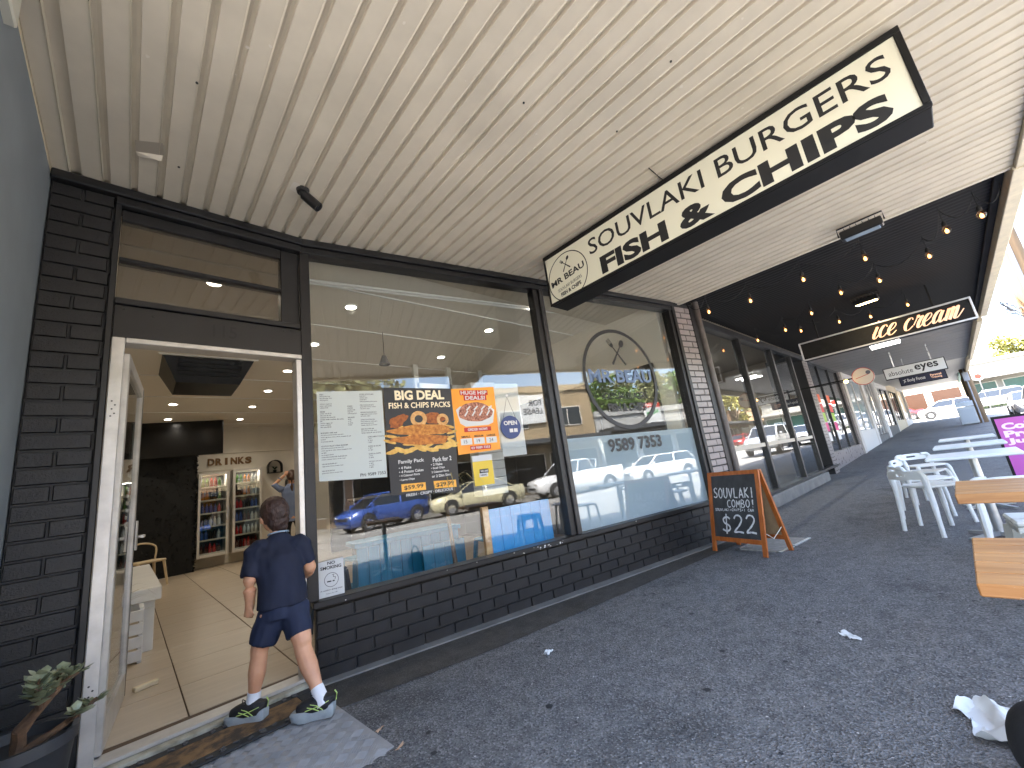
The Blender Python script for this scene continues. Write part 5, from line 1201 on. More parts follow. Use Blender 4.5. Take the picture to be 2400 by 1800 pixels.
def plastic_chair(x, y, rz, label, s=1.0):
    t = thing('plastic_chair', label, 'chair', (x, y, 0), rz, 'white plastic low back chairs at the cafe tables')
    st = MB(); n = 20                      # seat: rounded square dished slab
    for zz, sc_ in ((.445, .94), (.452, 1), (.462, 1), (.468, .97)):
        st.v += [(.2*sc_*math.copysign(abs(math.cos(2*math.pi*j/n))**.5, math.cos(2*math.pi*j/n)), .2*sc_*math.copysign(abs(math.sin(2*math.pi*j/n))**.5, math.sin(2*math.pi*j/n)), zz) for j in range(n)]
    st.f += [(i*n+j, i*n+(j+1)%n, (i+1)*n+(j+1)%n, (i+1)*n+j) for i in range(3) for j in range(n)]+[tuple(range(n-1,-1,-1)), tuple(range(3*n, 4*n))]; st.mi = [0]*len(st.f)
    st.build('seat', white_plastic, t, smooth=True)
    for sx in (-1, 1):
        MB().tube(smooth_path([(sx*.155,-.165,.455),(sx*.175,-.185,.42),(sx*.185,-.2,.3),(sx*.21,-.22,0)], 4), [.02]*2+[.026]*4+[.024]*4+[.019]*3, 8, up=(0,1,0)).build('leg', white_plastic, t, smooth=True)
        MB().tube(smooth_path([(sx*.12,.235,.615),(sx*.19,.225,.60),(sx*.205,.215,.52),(sx*.205,.21,.35),(sx*.225,.235,0)], 4), [.016]*3+[.022]*3+[.028]*4+[.024]*4+[.019]*3, 8, up=(0,1,0)).build('leg', white_plastic, t, smooth=True)
    # low back band with a slot
    bk_ = MB(); N = 14; rows = []
    for j in range(N+1):
        u = -1+2*j/N; x_ = .2*u; y_ = .225+.03*(1-u*u); top = .625-.05*abs(u)**4; bot = .535
        rows.append((x_, y_, bot, top))
    for j in range(N):
        a, b = rows[j], rows[j+1]; slot = 5 <= j <= 8
        segs = [(0, 1)] if not slot else [(0, .38), (.66, 1)]
        for f0, f1 in segs:
            q = [(a[0],a[1],a[2]+(a[3]-a[2])*f0),(b[0],b[1],b[2]+(b[3]-b[2])*f0),(b[0],b[1],b[2]+(b[3]-b[2])*f1),(a[0],a[1],a[2]+(a[3]-a[2])*f1)]
            bk_.add(q+[(c[0],c[1]+.016,c[2]) for c in q], [(0,1,2,3),(7,6,5,4),(0,4,5,1),(1,5,6,2),(2,6,7,3),(3,7,4,0)])
    bk_.build('backrest', white_plastic, t, smooth=True)
    return t
# chairs face the tables (local +y is the back of the chair)
plastic_chair(6.02, .36, R(42), 'white plastic chair in front at the nearest white cafe table')
plastic_chair(6.62, .44, R(22), 'white plastic chair just behind the front chair')
plastic_chair(7.55, .50, R(-14), 'white plastic chair at the middle white cafe table')
plastic_chair(8.5, .52, R(-60), 'white plastic chair with its back turned at the farthest white table')
plastic_chair(7.3, -.62, R(175), 'white plastic chair on the street side in front of the pink board')
plastic_chair(6.5, -.52, R(160), 'white plastic chair on the street side of the nearest white table')
plastic_chair(5.0, -.12, R(94), 'white plastic chair between the timber and white tables')
ms = thing('metal_stool', 'dented white metal stool between the two timber tables', 'stool', (3.98, -.20, 0), R(6))
wm = mat('worn_white_metal', (.62,.65,.62), .35, metal=.15, color2=(.42,.43,.40), vscale=9, vmin=.55, vmax=.7)
MB().bbox(-.165, .165, -.165, .165, .43, .465, .012).build('seat', wm, ms); MB().bbox(-.16, .16, -.16, .16, .39, .4295, .004).build('skirt', wm, ms)
MB().bbox(-.035, .035, -.014, .014, .4652, .466, .0004).build('grip_slot', ink, ms)
for sx in (-1,1):
    for sy in (-1,1): MB().beam((sx*.14,sy*.14,.40),(sx*.19,sy*.19,.0), .07, .045, w2=.045, h2=.03).build('leg', wm, ms)
for sy in (-1,1): MB().beam((-.165,sy*.165,.2),(.165,sy*.165,.2), .02, .03).build('brace', wm, ms)
rs = thing('round_stool', 'round white stool with a hand slot behind the second timber table', 'stool', (4.75, -.42, 0))
MB().lathe([(.001,.50),(.16,.50),(.175,.51),(.175,.525),(.15,.533),(.001,.535)], n=24).build('seat', white_plastic, rs, smooth=True)
MB().bbox(-.03,.03,-.01,.01,.5352,.536,.0003).build('grip_slot', ink, rs)
for a in range(4): MB().beam((.1*math.cos(a*1.57+.78),.1*math.sin(a*1.57+.78),.5),(.17*math.cos(a*1.57+.78),.17*math.sin(a*1.57+.78),0), .04, .03).build('leg', white_plastic, rs)
# pink juice board
pk = thing('juice_board', 'pink and purple footpath board reading Cold Press Juice beyond the white tables', 'sign', (9.2, -.62, 0))
MB().prism([(-.33,.05),(.33,.05),(.33,1.0),(-.33,1.0)], .05, 'x', 0).build('frame', blk, pk)
pkm = mat('pink_print', srgb(200, 84, 160), .5, color2=srgb(168, 90, 184), vscale=1.2)
MB().box(-.004, -.0005, -.30, .30, .08, .965).build('panel', pkm, pk)
mb = MB()
for s_, z, w_ in (('Cold', .80, .34), ('Press', .69, .42), ('Juice', .58, .42)): put_text(mb, s_, .03, z, w_, .095, fn=lambda a, b: (-.0055, .29-a, b), bold=.05)
for k in range(4): put_text(mb, ('Apple', 'Orange', 'Ginger', 'Beetroot')[k], .34, .45-k*.06, .2, .03, fn=lambda a, b: (-.0055, .29-a, b))
mb.build('lettering', mat('pale_pink_print', srgb(250, 216, 244), .5), pk)
for y in (-.28, .28): MB().beam((.03,y,.06),(.03,y,0), .05, .4, up=(1,0,0)).build('foot', blk, pk)
# litter on the asphalt
def crumple(name, label, p, w_, d_, h_, seed, m_=paper, rz=0):
    rnd = random.Random(seed); N = 26; mb = MB(); vs_ = []
    for i in range(N):
        for j in range(N):
            u, v = i/(N-1)-.5, j/(N-1)-.5
            vs_.append((u*w_*(1+.25*math.sin(v*5+seed)), v*d_*(1+.2*math.sin(u*6+seed*2)), .004+h_*max(0, noise.noise(Vector((u*3.2+seed, v*3.2, seed*1.7)))+.25+.30*abs(noise.noise(Vector((u*9+seed, v*9, 3.1)))))))
    mb.add(vs_, [(i*N+j, (i+1)*N+j, (i+1)*N+j+1, i*N+j+1) for i in range(N-1) for j in range(N-1)])
    return tag(mb.build(name, m_, None, p, rz, smooth=True, auto=35), label, 'litter')
crumple('paper_scrap', 'small white paper scrap lying in the middle of the footpath', atZ(1834, 1375, 0), .11, .05, .012, 3, rz=.8)
crumple('paper_scrap', 'tiny torn white paper scrap on the footpath below the phone number', atZ(1185, 1413, 0), .07, .035, .02, 5, rz=.2)
crumple('paper_napkin', 'crumpled white napkin on the footpath at the lower right', atZ(2182, 1575, 0), .26, .22, .07, 8, rz=.5)
for k, (px_, py_) in enumerate(((820,1578),(865,1615))):
    crumple('dry_leaf', ('fallen pale leaf beside the steel ramp plate', 'second fallen leaf nearer the viewer beside the ramp plate')[k], atZ(px_, py_, .006), .055, .014, .006, 11+k, mat('dry_leaf_tan', srgb(170,140,112), .8), rz=.5)
mb = MB(); rnd = random.Random(21)
for k in range(420):
    x, y = rnd.uniform(.2, 7), rnd.uniform(-.9, 2.4); r_ = rnd.uniform(.002,.006)
    mb.add([(x+r_*rnd.uniform(.5,1.3)*math.cos(a), y+r_*rnd.uniform(.5,1.3)*math.sin(a), .0035) for a in (0,1.2,2.5,3.8,5)], [(0,1,2,3,4)])
o = tag(mb.build('footpath_grit', mat('pale_grit', (.45,.43,.4), .9)), 'scattered pale grit and crumbs on the asphalt footpath', 'grit', kind='stuff')
mb = MB(); 
for k in range(130):
    x, y = rnd.uniform(.2, 10), rnd.uniform(-.9, 2.5); r_ = rnd.uniform(.006,.02)
    mb.add([(x+r_*rnd.uniform(.7,1.2)*math.cos(a), y+r_*rnd.uniform(.7,1.2)*math.sin(a), .0030) for a in (0,.9,1.8,2.7,3.6,4.5,5.4)], [tuple(range(7))])
tag(mb.build('chewing_gum_spots', mat('gum_black', (.02,.02,.021), .7)), 'dark flattened chewing gum spots on the asphalt footpath', 'gum', kind='stuff')
# black bag corner at the right edge
bgp = atZ(2275, 1665, .10)
bb = thing('black_bag', 'black rounded bag cut off at the lower right edge', 'bag', (bgp.x, bgp.y, 0))
blob_obj('bag_body', [('e', (.06,-.02,.12), (.12,.10,.13)), ('e', (.08,-.05,.06), (.14,.12,.07))], mat('black_cloth', (.006,.006,.0065), .9, bump=.4, bscale=150), bb, .014, 5)
MB().tube(smooth_path([(0,-.03,.22),(.06,-.03,.34),(.12,-.03,.22)]), .008, 6).build('strap', mat('black_cloth', (0,0,0)), bb)
# ================================================================ the boy at the door
navy_c = mat('navy_knit', srgb(17, 23, 42), .85, color2=srgb(25, 33, 56), vscale=3, bump=.5, bscale=260, bdist=.001)
navy_s = mat('navy_shorts', srgb(20, 29, 53), .8, color2=srgb(28, 39, 66), vscale=4, bump=.5, bscale=200, bdist=.001)
skin = mat('skin', srgb(200, 146, 112), .5, color2=srgb(214, 162, 128), vscale=6, bump=.08, bscale=80)
MATS['skin'].node_tree.nodes['Principled BSDF'].inputs['Subsurface Weight'].default_value = .12
MATS['skin'].node_tree.nodes['Principled BSDF'].inputs['Subsurface Radius'].default_value = (.01, .004, .002)
hair = mat('dark_brown_hair', srgb(44, 28, 22), .55, color2=srgb(66, 42, 32), vscale=20, stretch=(1,1,.25), bump=.9, bscale=140, bdist=.004)
sock_m = mat('white_sock', (.75,.76,.78), .85, bump=.5, bscale=200)
shoe_b = mat('black_shoe_mesh', (.012,.012,.013), .6, bump=.6, bscale=220); sole_m = mat('grey_sole', srgb(150, 158, 160), .6, var=.08, vscale=30); lime = mat('lime_trim', srgb(190, 214, 120), .5)
KB = Vector((.66, 2.85, 0))
BY = thing('person', 'boy in navy shirt and shorts stepping up to the shop door, seen from behind', 'person', KB)
def k_(x, y, z): return Vector((x, y, z))-KB
lank, lknee, lhip = k_(.545,2.97,.115), k_(.572,2.955,.335), k_(.628,2.925,.55)
rank, rknee, rhip = k_(.80,2.66,.115), k_(.757,2.80,.335), k_(.742,2.895,.545)
pel, wst, chs, nck = k_(.685,2.915,.57), k_(.685,2.94,.70), k_(.685,2.985,.85), k_(.69,3.03,.965)
hd_ = k_(.675,3.065,1.095)
lsh, lel, lwr = k_(.570,3.0,.90), k_(.527,2.97,.735), k_(.532,2.985,.615)
rsh, rel, rwr = k_(.80,2.965,.895), k_(.852,2.96,.735), k_(.856,3.06,.69)
lh, rh = k_(.524,3.0,.548), k_(.852,3.11,.715)
hr = Matrix.Rotation(R(-6), 3, 'Y') @ Matrix.Rotation(R(12), 3, 'Z')
body = [('t', [pel+Vector((0,0,-.02)), wst, chs, nck], [.085,.08,.085,.045], 1, .75), ('t', [nck+Vector((0,-.005,-.04)), nck, hd_+Vector((0,-.01,-.04))], [.044,.040,.042]),
        ('e', hd_, (.075,.088,.105), hr), ('e', hd_+hr@Vector((0,.03,-.045)), (.055,.06,.06), hr), ('e', hd_+hr@Vector((0,.095,-.03)), (.013,.018,.02), hr),
        ('e', hd_+hr@Vector((.076,0,-.018)), (.011,.018,.028), hr), ('e', hd_+hr@Vector((-.076,0,-.018)), (.011,.018,.028), hr),
        ('t', [lsh, lel, lel.lerp(lwr,.35), lwr, lh], [.044,.036,.036,.026,.022]), ('t', [rsh, rel, rel.lerp(rwr,.35), rwr, rh], [.044,.038,.037,.027,.022]),
        ('e', lel, (.031,.031,.033)), ('e', rel, (.033,.033,.033)),
        ('t', [lhip, lknee+Vector((0,0,.03)), lknee, lknee+(lank-lknee)*.35, lknee+(lank-lknee)*.8, lank], [.072,.047,.044,.046,.030,.027]),
        ('t', [rhip, rknee+Vector((0,0,.03)), rknee, rknee+(rank-rknee)*.35, rknee+(rank-rknee)*.8, rank], [.074,.049,.046,.048,.031,.028]),
        ('t', [lank, lank+Vector((-.015,.015,-.04))], [.026,.024]), ('t', [rank, rank+Vector((-.015,.012,-.04))], [.026,.024])]
def hand(wr, tip, up, s=1.0, curl=.5, side=1):
    """palm and five fingers; tip = direction of the hand, up = back of the hand"""
    d = (tip-wr).normalized(); x = d.cross(up).normalized()*side; n_ = x.cross(d)*side
    c = wr+d*.035*s; out = [('e', c, (.024*s, .012*s, .034*s), Matrix((x, n_, d)).transposed())]
    for i, l_ in enumerate((.040,.046,.043,.034)):
        b = wr+d*.060*s+x*(i-1.5)*.0125*s; m1 = b+(d*.55-n_*curl*.5)*l_*s*.6; m2 = m1+(d*.2-n_*curl)*l_*s*.5
        out.append(('t', [b-d*.01*s, b, m1, m2], [.0066*s,.0064*s,.006*s,.005*s]))
    b = wr+d*.02*s-x*.022*s; out.append(('t', [b, b-x*.016*s+d*.02*s-n_*.006*s, b-x*.014*s+d*.042*s-n_*.018*s], [.0085*s,.0075*s,.006*s])); return out
body += hand(lwr, lh, Vector((-1,-.2,0)), .95, .8, 1) + hand(rwr, rh, Vector((.8,-.6,0)), .95, .7, -1)
blob_obj('body', body, skin, BY, .0065, 3)
# hair: a cap hugging the back of the skull
blob_obj('hair', [('e', hd_+hr@Vector((0,-.012,.012)), (.083,.094,.103), hr), ('e', hd_+hr@Vector((0,-.045,-.045)), (.064,.05,.062), hr), ('t', [hd_+hr@Vector((0,-.05,-.08)), hd_+hr@Vector((0,-.04,-.115))], [.042,.030], 1.25, .8)], hair, BY, .006, 2, .004, 70)
# shirt: torso loft plus sleeves
def ringc(c, dx=0, dy=0): return (c.x+dx, c.y+dy, c.z)
sh_ = [('l', [(ringc(pel+Vector((0,0,.005))), .136, .104), (ringc(pel+Vector((0,.005,.05))), .133, .101), (ringc(wst), .129, .096), (ringc(wst.lerp(chs,.5)), .133, .098), (ringc(chs), .136, .098), (ringc(chs+Vector((0,.015,.05))), .120, .084), (ringc(chs+Vector((.0,.025,.085))), .092, .068), (ringc(nck+Vector((0,-.004,.0))), .058, .052), (ringc(nck+Vector((0,.0,.012))), .05, .046)]),
       ('t', [lsh+Vector((.03,0,.005)), lsh+Vector((-.012,0,-.02)), lsh.lerp(lel,.55), lsh.lerp(lel,.86)], [.062,.060,.057,.054]), ('t', [rsh+Vector((-.03,0,.005)), rsh+Vector((.012,0,-.02)), rsh.lerp(rel,.5), rsh.lerp(rel,.78)], [.062,.060,.058,.056]),
       ('e', lsh+Vector((.02,0,.0)), (.062,.058,.055)), ('e', rsh+Vector((-.02,0,.0)), (.062,.058,.055))]
blob_obj('shirt', sh_, navy_c, BY, .0085, 2, .014, 9)
MB().tube([nck+Vector((.056*math.cos(a), .052*math.sin(a)-.004, .010-.012*math.sin(a))) for a in [k*2*math.pi/20 for k in range(21)]], .005, 6).build('collar_trim', mat('collar_stripe', srgb(150, 170, 190), .7), BY, smooth=True)
mb = MB(); vs_ = []
for k in range(9):
    z_ = -.02+.17*k/8; c = pel.lerp(wst, min(1.3, (z_+.0)/.13)); vs_ += [Vector((c.x+.1235-.005*k/8, c.y-.022, pel.z+.01+z_)), Vector((c.x+.1275-.005*k/8, c.y+.006, pel.z+.01+z_))]
mb.add(vs_, [(2*k, 2*k+1, 2*k+3, 2*k+2) for k in range(8)]); mb.build('side_stripe', mat('pale_blue_stripe', srgb(122, 168, 224), .7), BY)
# shorts
lt, rt = lhip.lerp(lknee,.72), rhip.lerp(rknee,.66)
blob_obj('shorts', [('l', [(ringc(pel+Vector((0,0,-.055))), .120, .094), (ringc(pel+Vector((0,0,-.02))), .118, .094), (ringc(pel+Vector((0,0,.05))), .106, .084)]), ('t', [lhip+Vector((.015,0,-.0)), lhip.lerp(lknee,.35), lt], [.084,.074,.067], 1, 1.05), ('t', [rhip+Vector((-.01,0,.0)), rhip.lerp(rknee,.35), rt], [.086,.076,.069], 1, 1.05)], navy_s, BY, .0085, 2, .009, 11)
def shoe(an, d, side, S=.98):
    base = Vector((an.x, an.y, .022-KB.z)); d = Vector(d).normalized(); x = Vector((-d.y, d.x, 0)); M = Matrix((x, d, Vector((0,0,1)))).transposed()
    so_ = []
    for u, w_ in ((-.065,.026),(-.055,.034),(-.02,.033),(.03,.030),(.075,.037),(.11,.036),(.135,.024),(.143,.010)): so_.append((u*S, w_*S))
    top_ = [base+d*u+x*w_ for u, w_ in so_]+[base+d*u-x*w_ for u, w_ in reversed(so_)]; n = len(top_); mb = MB(); rows = []
    for h_, g_ in ((.0, .94), (.012, 1.05), (.040, 1.10), (.052, 1.0)):
        rows += [base+(q-base)*g_+Vector((0,0,h_+(.012*max(0,-(q-base).dot(d)-.02)/.05 if h_ > .02 else 0)+ (.008 if (q-base).dot(d) > .12 and h_ < .01 else 0))) for q in top_]
    mb.add(rows, [(i*n+j, i*n+(j+1)%n, (i+1)*n+(j+1)%n, (i+1)*n+j) for i in range(3) for j in range(n)]+[tuple(range(n-1,-1,-1)), tuple(range(3*n,4*n))])
    mb.build('shoe_sole', sole_m, BY, smooth=True)
    up_ = base+Vector((0,0,.046)); d = d*S; x = x*S
    blob_obj('shoe_upper', [('t', [up_+d*-.045+Vector((0,0,.004)), up_+d*-.02+Vector((0,0,.02)), up_+d*.03+Vector((0,0,.018)), up_+d*.085+Vector((0,0,.006)), up_+d*.12], [.038,.040,.040,.036,.028], 1, 1.15), ('t', [up_+d*-.045+Vector((0,0,.02)), up_+d*-.05+Vector((0,0,.052))], [.030,.028]), ('t', [up_+d*-.015+Vector((0,0,.02)), up_+d*.0+Vector((0,0,.05))], [.033,.030])], shoe_b, BY, .0065, 2)
    mb = MB()
    for o_ in (0, 1):
        sx_ = x*(.037 if o_ == 0 else -.037)
        stroke3 = lambda pts: mb.tube([q+(q-(up_+d*((q-up_).dot(d)/d.length_squared))).normalized()*.006 for q in pts], .0022, 5)
        stroke3([up_+d*-.02+sx_*.92+Vector((0,0,.0)), up_+d*.01+sx_+Vector((0,0,.022)), up_+d*.045+sx_*.8+Vector((0,0,.030))]); stroke3([up_+d*.0+sx_*.96+Vector((0,0,.0)), up_+d*.03+sx_+Vector((0,0,.014)), up_+d*.06+sx_*.85+Vector((0,0,.02))]); stroke3([up_+d*-.05+sx_*.8+Vector((0,0,.03)), up_+d*.0+sx_+Vector((0,0,.018)), up_+d*.07+sx_*.9+Vector((0,0,.008))])
    mb.tube([up_+d*-.079+Vector((0,0,.02)), up_+d*-.084+Vector((0,0,.05)), up_+d*-.074+Vector((0,0,.066))], .0035, 6)
    mb.build('shoe_stripes', lime, BY)
    lp = up_+d*.035+Vector((0,0,.055)); mb = MB()
    for a in (-1, 1): mb.tube(smooth_path([lp, lp+x*.02*a+d*.012+Vector((0,0,.022)), lp+x*.034*a+Vector((0,0,.004)), lp+x*.012*a+Vector((0,0,-.004))], 4), .0022, 5)
    mb.build('laces', rubber, BY)
shoe(lank+Vector((.0,-.01,0)), (-.74,.67,0), -1); shoe(rank+Vector((.0,-.005,0)), (-.84,.54,0), 1)
for an, kn, nm in ((lank, lknee, 'sock'), (rank, rknee, 'sock')):
    dd = (kn-an).normalized(); MB().tube([an+dd*-.045, an+dd*-.01, an+dd*.03, an+dd*.052], [.036,.036,.034,.033], 16).build('sock', sock_m, BY, smooth=True)

# ================================================================ the woman at the counter
WP = Vector((2.30, 9.0, FZ))
WM = thing('person', 'woman in a blue shirt inside the takeaway, arms raised to her hair', 'person', WP)
V = lambda x, y, z: Vector((x, y, z))
shirt_b = mat('denim_blue_shirt', srgb(104, 118, 150), .8, color2=srgb(122, 136, 166), vscale=4, bump=.4, bscale=60)
blob_obj('body', [('t', [V(0,0,.85), V(0,0,1.1), V(0,.02,1.38), V(0,.03,1.5)], [.13,.115,.13,.06], 1, .7), ('t', [V(0,.03,1.45), V(0,.04,1.6)], [.05,.05]), ('e', V(0,.05,1.66), (.078,.095,.115)), ('e', V(0,.14,1.64), (.014,.02,.02)),
    ('t', [V(-.18,.02,1.42), V(-.30,.05,1.52), V(-.13,.02,1.68)], [.05,.042,.03]), ('t', [V(.18,.02,1.42), V(.30,.05,1.52), V(.13,.02,1.68)], [.05,.042,.03]),
    ('t', [V(-.09,0,.88), V(-.1,.01,.48), V(-.1,-.02,.06)], [.095,.065,.045]), ('t', [V(.09,0,.88), V(.1,.01,.48), V(.1,-.02,.06)], [.095,.065,.045]), ('t', [V(-.1,-.02,.05), V(-.1,.12,.035)], [.045,.035]), ('t', [V(.1,-.02,.05), V(.1,.12,.035)], [.045,.035])]
    + hand(V(-.13,.02,1.68), V(-.07,0,1.73), V(0,-1,0), 1.3, .6, 1) + hand(V(.13,.02,1.68), V(.07,0,1.73), V(0,-1,0), 1.3, .6, -1), skin, WM, .011, 3)
blob_obj('shirt', [('l', [((0,0,.80), .165, .115), ((0,0,.95), .16, .11), ((0,0,1.12), .145, .10), ((0,.015,1.34), .185, .12), ((0,.025,1.44), .15, .10), ((0,.03,1.51), .07, .065)]), ('t', [V(-.17,.02,1.41), V(-.30,.05,1.52), V(-.19,.03,1.63)], [.068,.06,.05]), ('t', [V(.17,.02,1.41), V(.30,.05,1.52), V(.19,.03,1.63)], [.068,.06,.05])], shirt_b, WM, .012, 3, .007, 9)
blob_obj('trousers', [('l', [((0,0,.80), .15, .11), ((0,0,.93), .14, .10)]), ('t', [V(-.09,0,.86), V(-.1,.01,.48), V(-.1,-.02,.1)], [.105,.078,.065]), ('t', [V(.09,0,.86), V(.1,.01,.48), V(.1,-.02,.1)], [.105,.078,.065])], mat('black_trousers', (.012,.012,.014), .8), WM, .012, 2)
blob_obj('hair', [('e', V(0,.035,1.675), (.088,.10,.115)), ('t', [V(0,-.06,1.70), V(-.03,-.10,1.62), V(-.03,-.10,1.45), V(-.02,-.09,1.36)], [.04,.038,.03,.012])], mat('auburn_hair', srgb(70, 44, 26), .5, bump=.8, bscale=120, bdist=.004), WM, .010, 2)
# ================================================================ vehicles
dglass = mat('car_glass', (.012, .014, .016), .06, spec=.8)
tyre_me = MB().lathe([(.20,-.10),(.30,-.105),(.325,-.08),(.33,0),(.325,.08),(.30,.105),(.20,.10)], n=22).mesh('tyre', rubber, True)
rim_me = MB(); rim_me.lathe([(.001,.07),(.05,.075),(.06,.05),(.19,.055),(.205,.09),(.205,-.09),(.001,-.09)], n=22)
rim_me = rim_me.mesh('rim', mat('alloy', (.55,.55,.56), .3, metal=.8), True)
spoke_me = MB()
for k in range(5):
    a = k*2*math.pi/5; spoke_me.beam((.03*math.cos(a),.03*math.sin(a),.078),(.195*math.cos(a),.195*math.sin(a),.082), .045, .02)
spoke_me = spoke_me.mesh('spokes', MATS['alloy'])
tail = mat('tail_lamp', (.35,.01,.01), .2); headl = mat('head_lamp', (.7,.72,.75), .1); plate_m = mat('number_plate', (.7,.7,.66), .5)
def car(label, colr, x, y, z, rz, kind='hatch', name='parked_car', group='cars parked along the street'):
    paint = mat('car_paint_'+'_'.join(str(int(c*999)) for c in colr), colr, .3, metal=.15, coat=.8)
    S_ = {'hatch': dict(L=3.9, W=1.70, hood=.90, sh=.95, roof=1.48, cab=(-1.9, 1.25, -1.25, .45), tailz=.98),
          'sedan': dict(L=4.7, W=1.78, hood=.88, sh=.92, roof=1.42, cab=(-1.75, 1.2, -1.05, .35), tailz=.98),
          'ute': dict(L=5.3, W=1.85, hood=1.12, sh=1.18, roof=1.80, cab=(-.75, 1.45, -.55, .75), tailz=1.22),
          'suv': dict(L=4.7, W=1.85, hood=1.08, sh=1.12, roof=1.72, cab=(-2.2, 1.25, -1.85, .55), tailz=1.15),
          'wagon': dict(L=4.8, W=1.8, hood=.95, sh=.98, roof=1.50, cab=(-2.3, 1.2, -1.9, .45), tailz=1.02)}[kind]
    L_, W_ = S_['L']/2, S_['W']/2; t = thing(name, label, 'car', (x, y, z), rz, group)
    zl = .24 if kind not in ('ute','suv') else .34
    st = [(-L_, .80, .45, S_['tailz']*.86), (-L_+.08, .92, zl, S_['tailz']), (-L_*.55, 1, zl, S_['sh']), (0, 1, zl, S_['sh']), (L_*.42, 1, zl, S_['sh']), (L_*.72, .97, zl, S_['hood']), (L_-.12, .88, zl, S_['hood']*.86), (L_, .74, .42, S_['hood']*.72)]
    mb = MB(); vs_ = []
    for xx, wf, a, b in st:
        w_ = W_*wf; m_ = a+(b-a)*.62
        vs_ += [(xx,-w_*.9,a),(xx,-w_,a+.12),(xx,-w_,m_),(xx,-w_*.93,b),(xx,0,b+.02),(xx,w_*.93,b),(xx,w_,m_),(xx,w_,a+.12),(xx,w_*.9,a)]
    n = 9; mb.add(vs_, [(i*n+j, i*n+(j+1)%n, (i+1)*n+(j+1)%n, (i+1)*n+j) for i in range(len(st)-1) for j in range(n)]+[tuple(range(n-1,-1,-1)), tuple(range((len(st)-1)*n, len(st)*n))])
    mb.build('body', paint, t, smooth=True, auto=50)
    c0, c1, r0_, r1_ = S_['cab']; zs, zr = S_['sh']-.02, S_['roof']; wb, wr = W_*.91, W_*.74
    mb = MB(); base_ = [(c0,-wb,zs),(c1,-wb,zs),(c1,wb,zs),(c0,wb,zs)]; rf = [(r0_,-wr,zr-.05),(r1_,-wr,zr-.05),(r1_,wr,zr-.05),(r0_,wr,zr-.05)]
    mb.add(base_+rf, [(0,1,5,4),(1,2,6,5),(2,3,7,6),(3,0,4,7)]); mb.build('windows', dglass, t)
    mb = MB(); k = .08; mb.add([(r0_-.04,-wr-.02,zr-.06),(r1_+.04,-wr-.02,zr-.06),(r1_+.04,wr+.02,zr-.06),(r0_-.04,wr+.02,zr-.06),(r0_+k,-wr+k,zr),(r1_-k,-wr+k,zr),(r1_-k,wr-k,zr),(r0_+k,wr-k,zr)], [(4,5,6,7),(0,1,5,4),(1,2,6,5),(2,3,7,6),(3,0,4,7)]); mb.build('roof', paint, t, smooth=True, auto=50)
    for sy in (-1, 1):
        for a, b in (((c0,sy*wb,zs),(r0_,sy*wr,zr-.04)), ((c1,sy*wb,zs),(r1_,sy*wr,zr-.04)), (((c0+c1)*.5-.05,sy*(wb+.003),zs),((r0_+r1_)*.5-.05,sy*(wr+.003),zr-.04))): MB().beam(a, b, .07, .035).build('pillar', paint, t)
        MB().bbox(c1-.28, c1-.12, sy*(W_+.02)-(.09 if sy < 0 else 0), sy*(W_+.02)+(.09 if sy > 0 else 0), zs+.02, zs+.15, .02).build('mirror', paint, t)
        MB().bbox(-L_-.005, -L_+.10, sy*W_*.62-.12, sy*W_*.62+.12, S_['tailz']*.68, S_['tailz']*.86, .02).build('tail_lamp', tail, t)
        MB().bbox(L_-.16, L_+.0, sy*W_*.56-.17, sy*W_*.56+.17, S_['hood']*.62, S_['hood']*.76, .03).build('headlight', headl, t)
    MB().bbox(L_-.05, L_+.012, -.42, .42, .50, .62, .01).build('grille', rubber, t); MB().bbox(-L_-.012, -L_+.01, -.19, .19, .62, .74, .003).build('number_plate', plate_m, t)
    sc_ = 1.0 if kind not in ('ute','suv') else 1.12
    for wx in (-L_*.60, L_*.62):
        for sy in (-1, 1):
            w_o = place('wheel', tyre_me, t, (wx, sy*(W_-.085), .33*sc_)); w_o.rotation_euler = (R(-90*sy), 0, 0); w_o.scale = (sc_,)*3
            place('rim', rim_me, w_o); place('spokes', spoke_me, w_o)
            mb = MB(); mb.add([(wx+.40*sc_*math.cos(a), sy*(W_+.004), .33*sc_+.40*sc_*math.sin(a)) for a in [math.pi*k/12 for k in range(13)]]+[(wx+.335*sc_*math.cos(a), sy*(W_+.004), .33*sc_+.335*sc_*math.sin(a)) for a in [math.pi*k/12 for k in range(13)]], [(k, k+1, 14+k, 13+k) for k in range(12)]); mb.build('wheel_arch', rubber, t)
    if kind == 'ute':
        MB().bbox(-L_+.15, -1.0, -W_*.8, W_*.8, S_['sh']+.021, S_['sh']+.05, .01).build('tray_cover', rubber, t); MB().tube([(-1.0,-W_*.7,1.2),(-1.15,-W_*.62,1.72),(-1.15,W_*.62,1.72),(-1.0,W_*.7,1.2)], .035, 8).build('sports_bar', MATS['alloy'], t)
    if kind == 'suv':
        for sy in (-1,1): MB().tube([(r0_+.1,sy*wr*.85,zr+.0),(r0_+.2,sy*wr*.85,zr+.07),(r1_-.2,sy*wr*.85,zr+.07),(r1_-.1,sy*wr*.85,zr)], .018, 6).build('roof_rail', MATS['alloy'], t)
    return t
zr_ = lambda y: -.13-.15*min(1, max(0, (-1.22-y)/14))
car('dark hatchback across the street, reflected at the left of the window', (.02,.022,.028), -2.6, -13.4, -.26, R(180), 'hatch')
car('bright blue hatchback across the street, reflected in the big window', (.03,.075,.30), 2.5, -13.3, -.26, R(152), 'hatch')
car('pale yellow sedan across the street, reflected behind the blue hatchback', (.50,.46,.30), 6.9, -13.7, -.265, R(180), 'sedan')
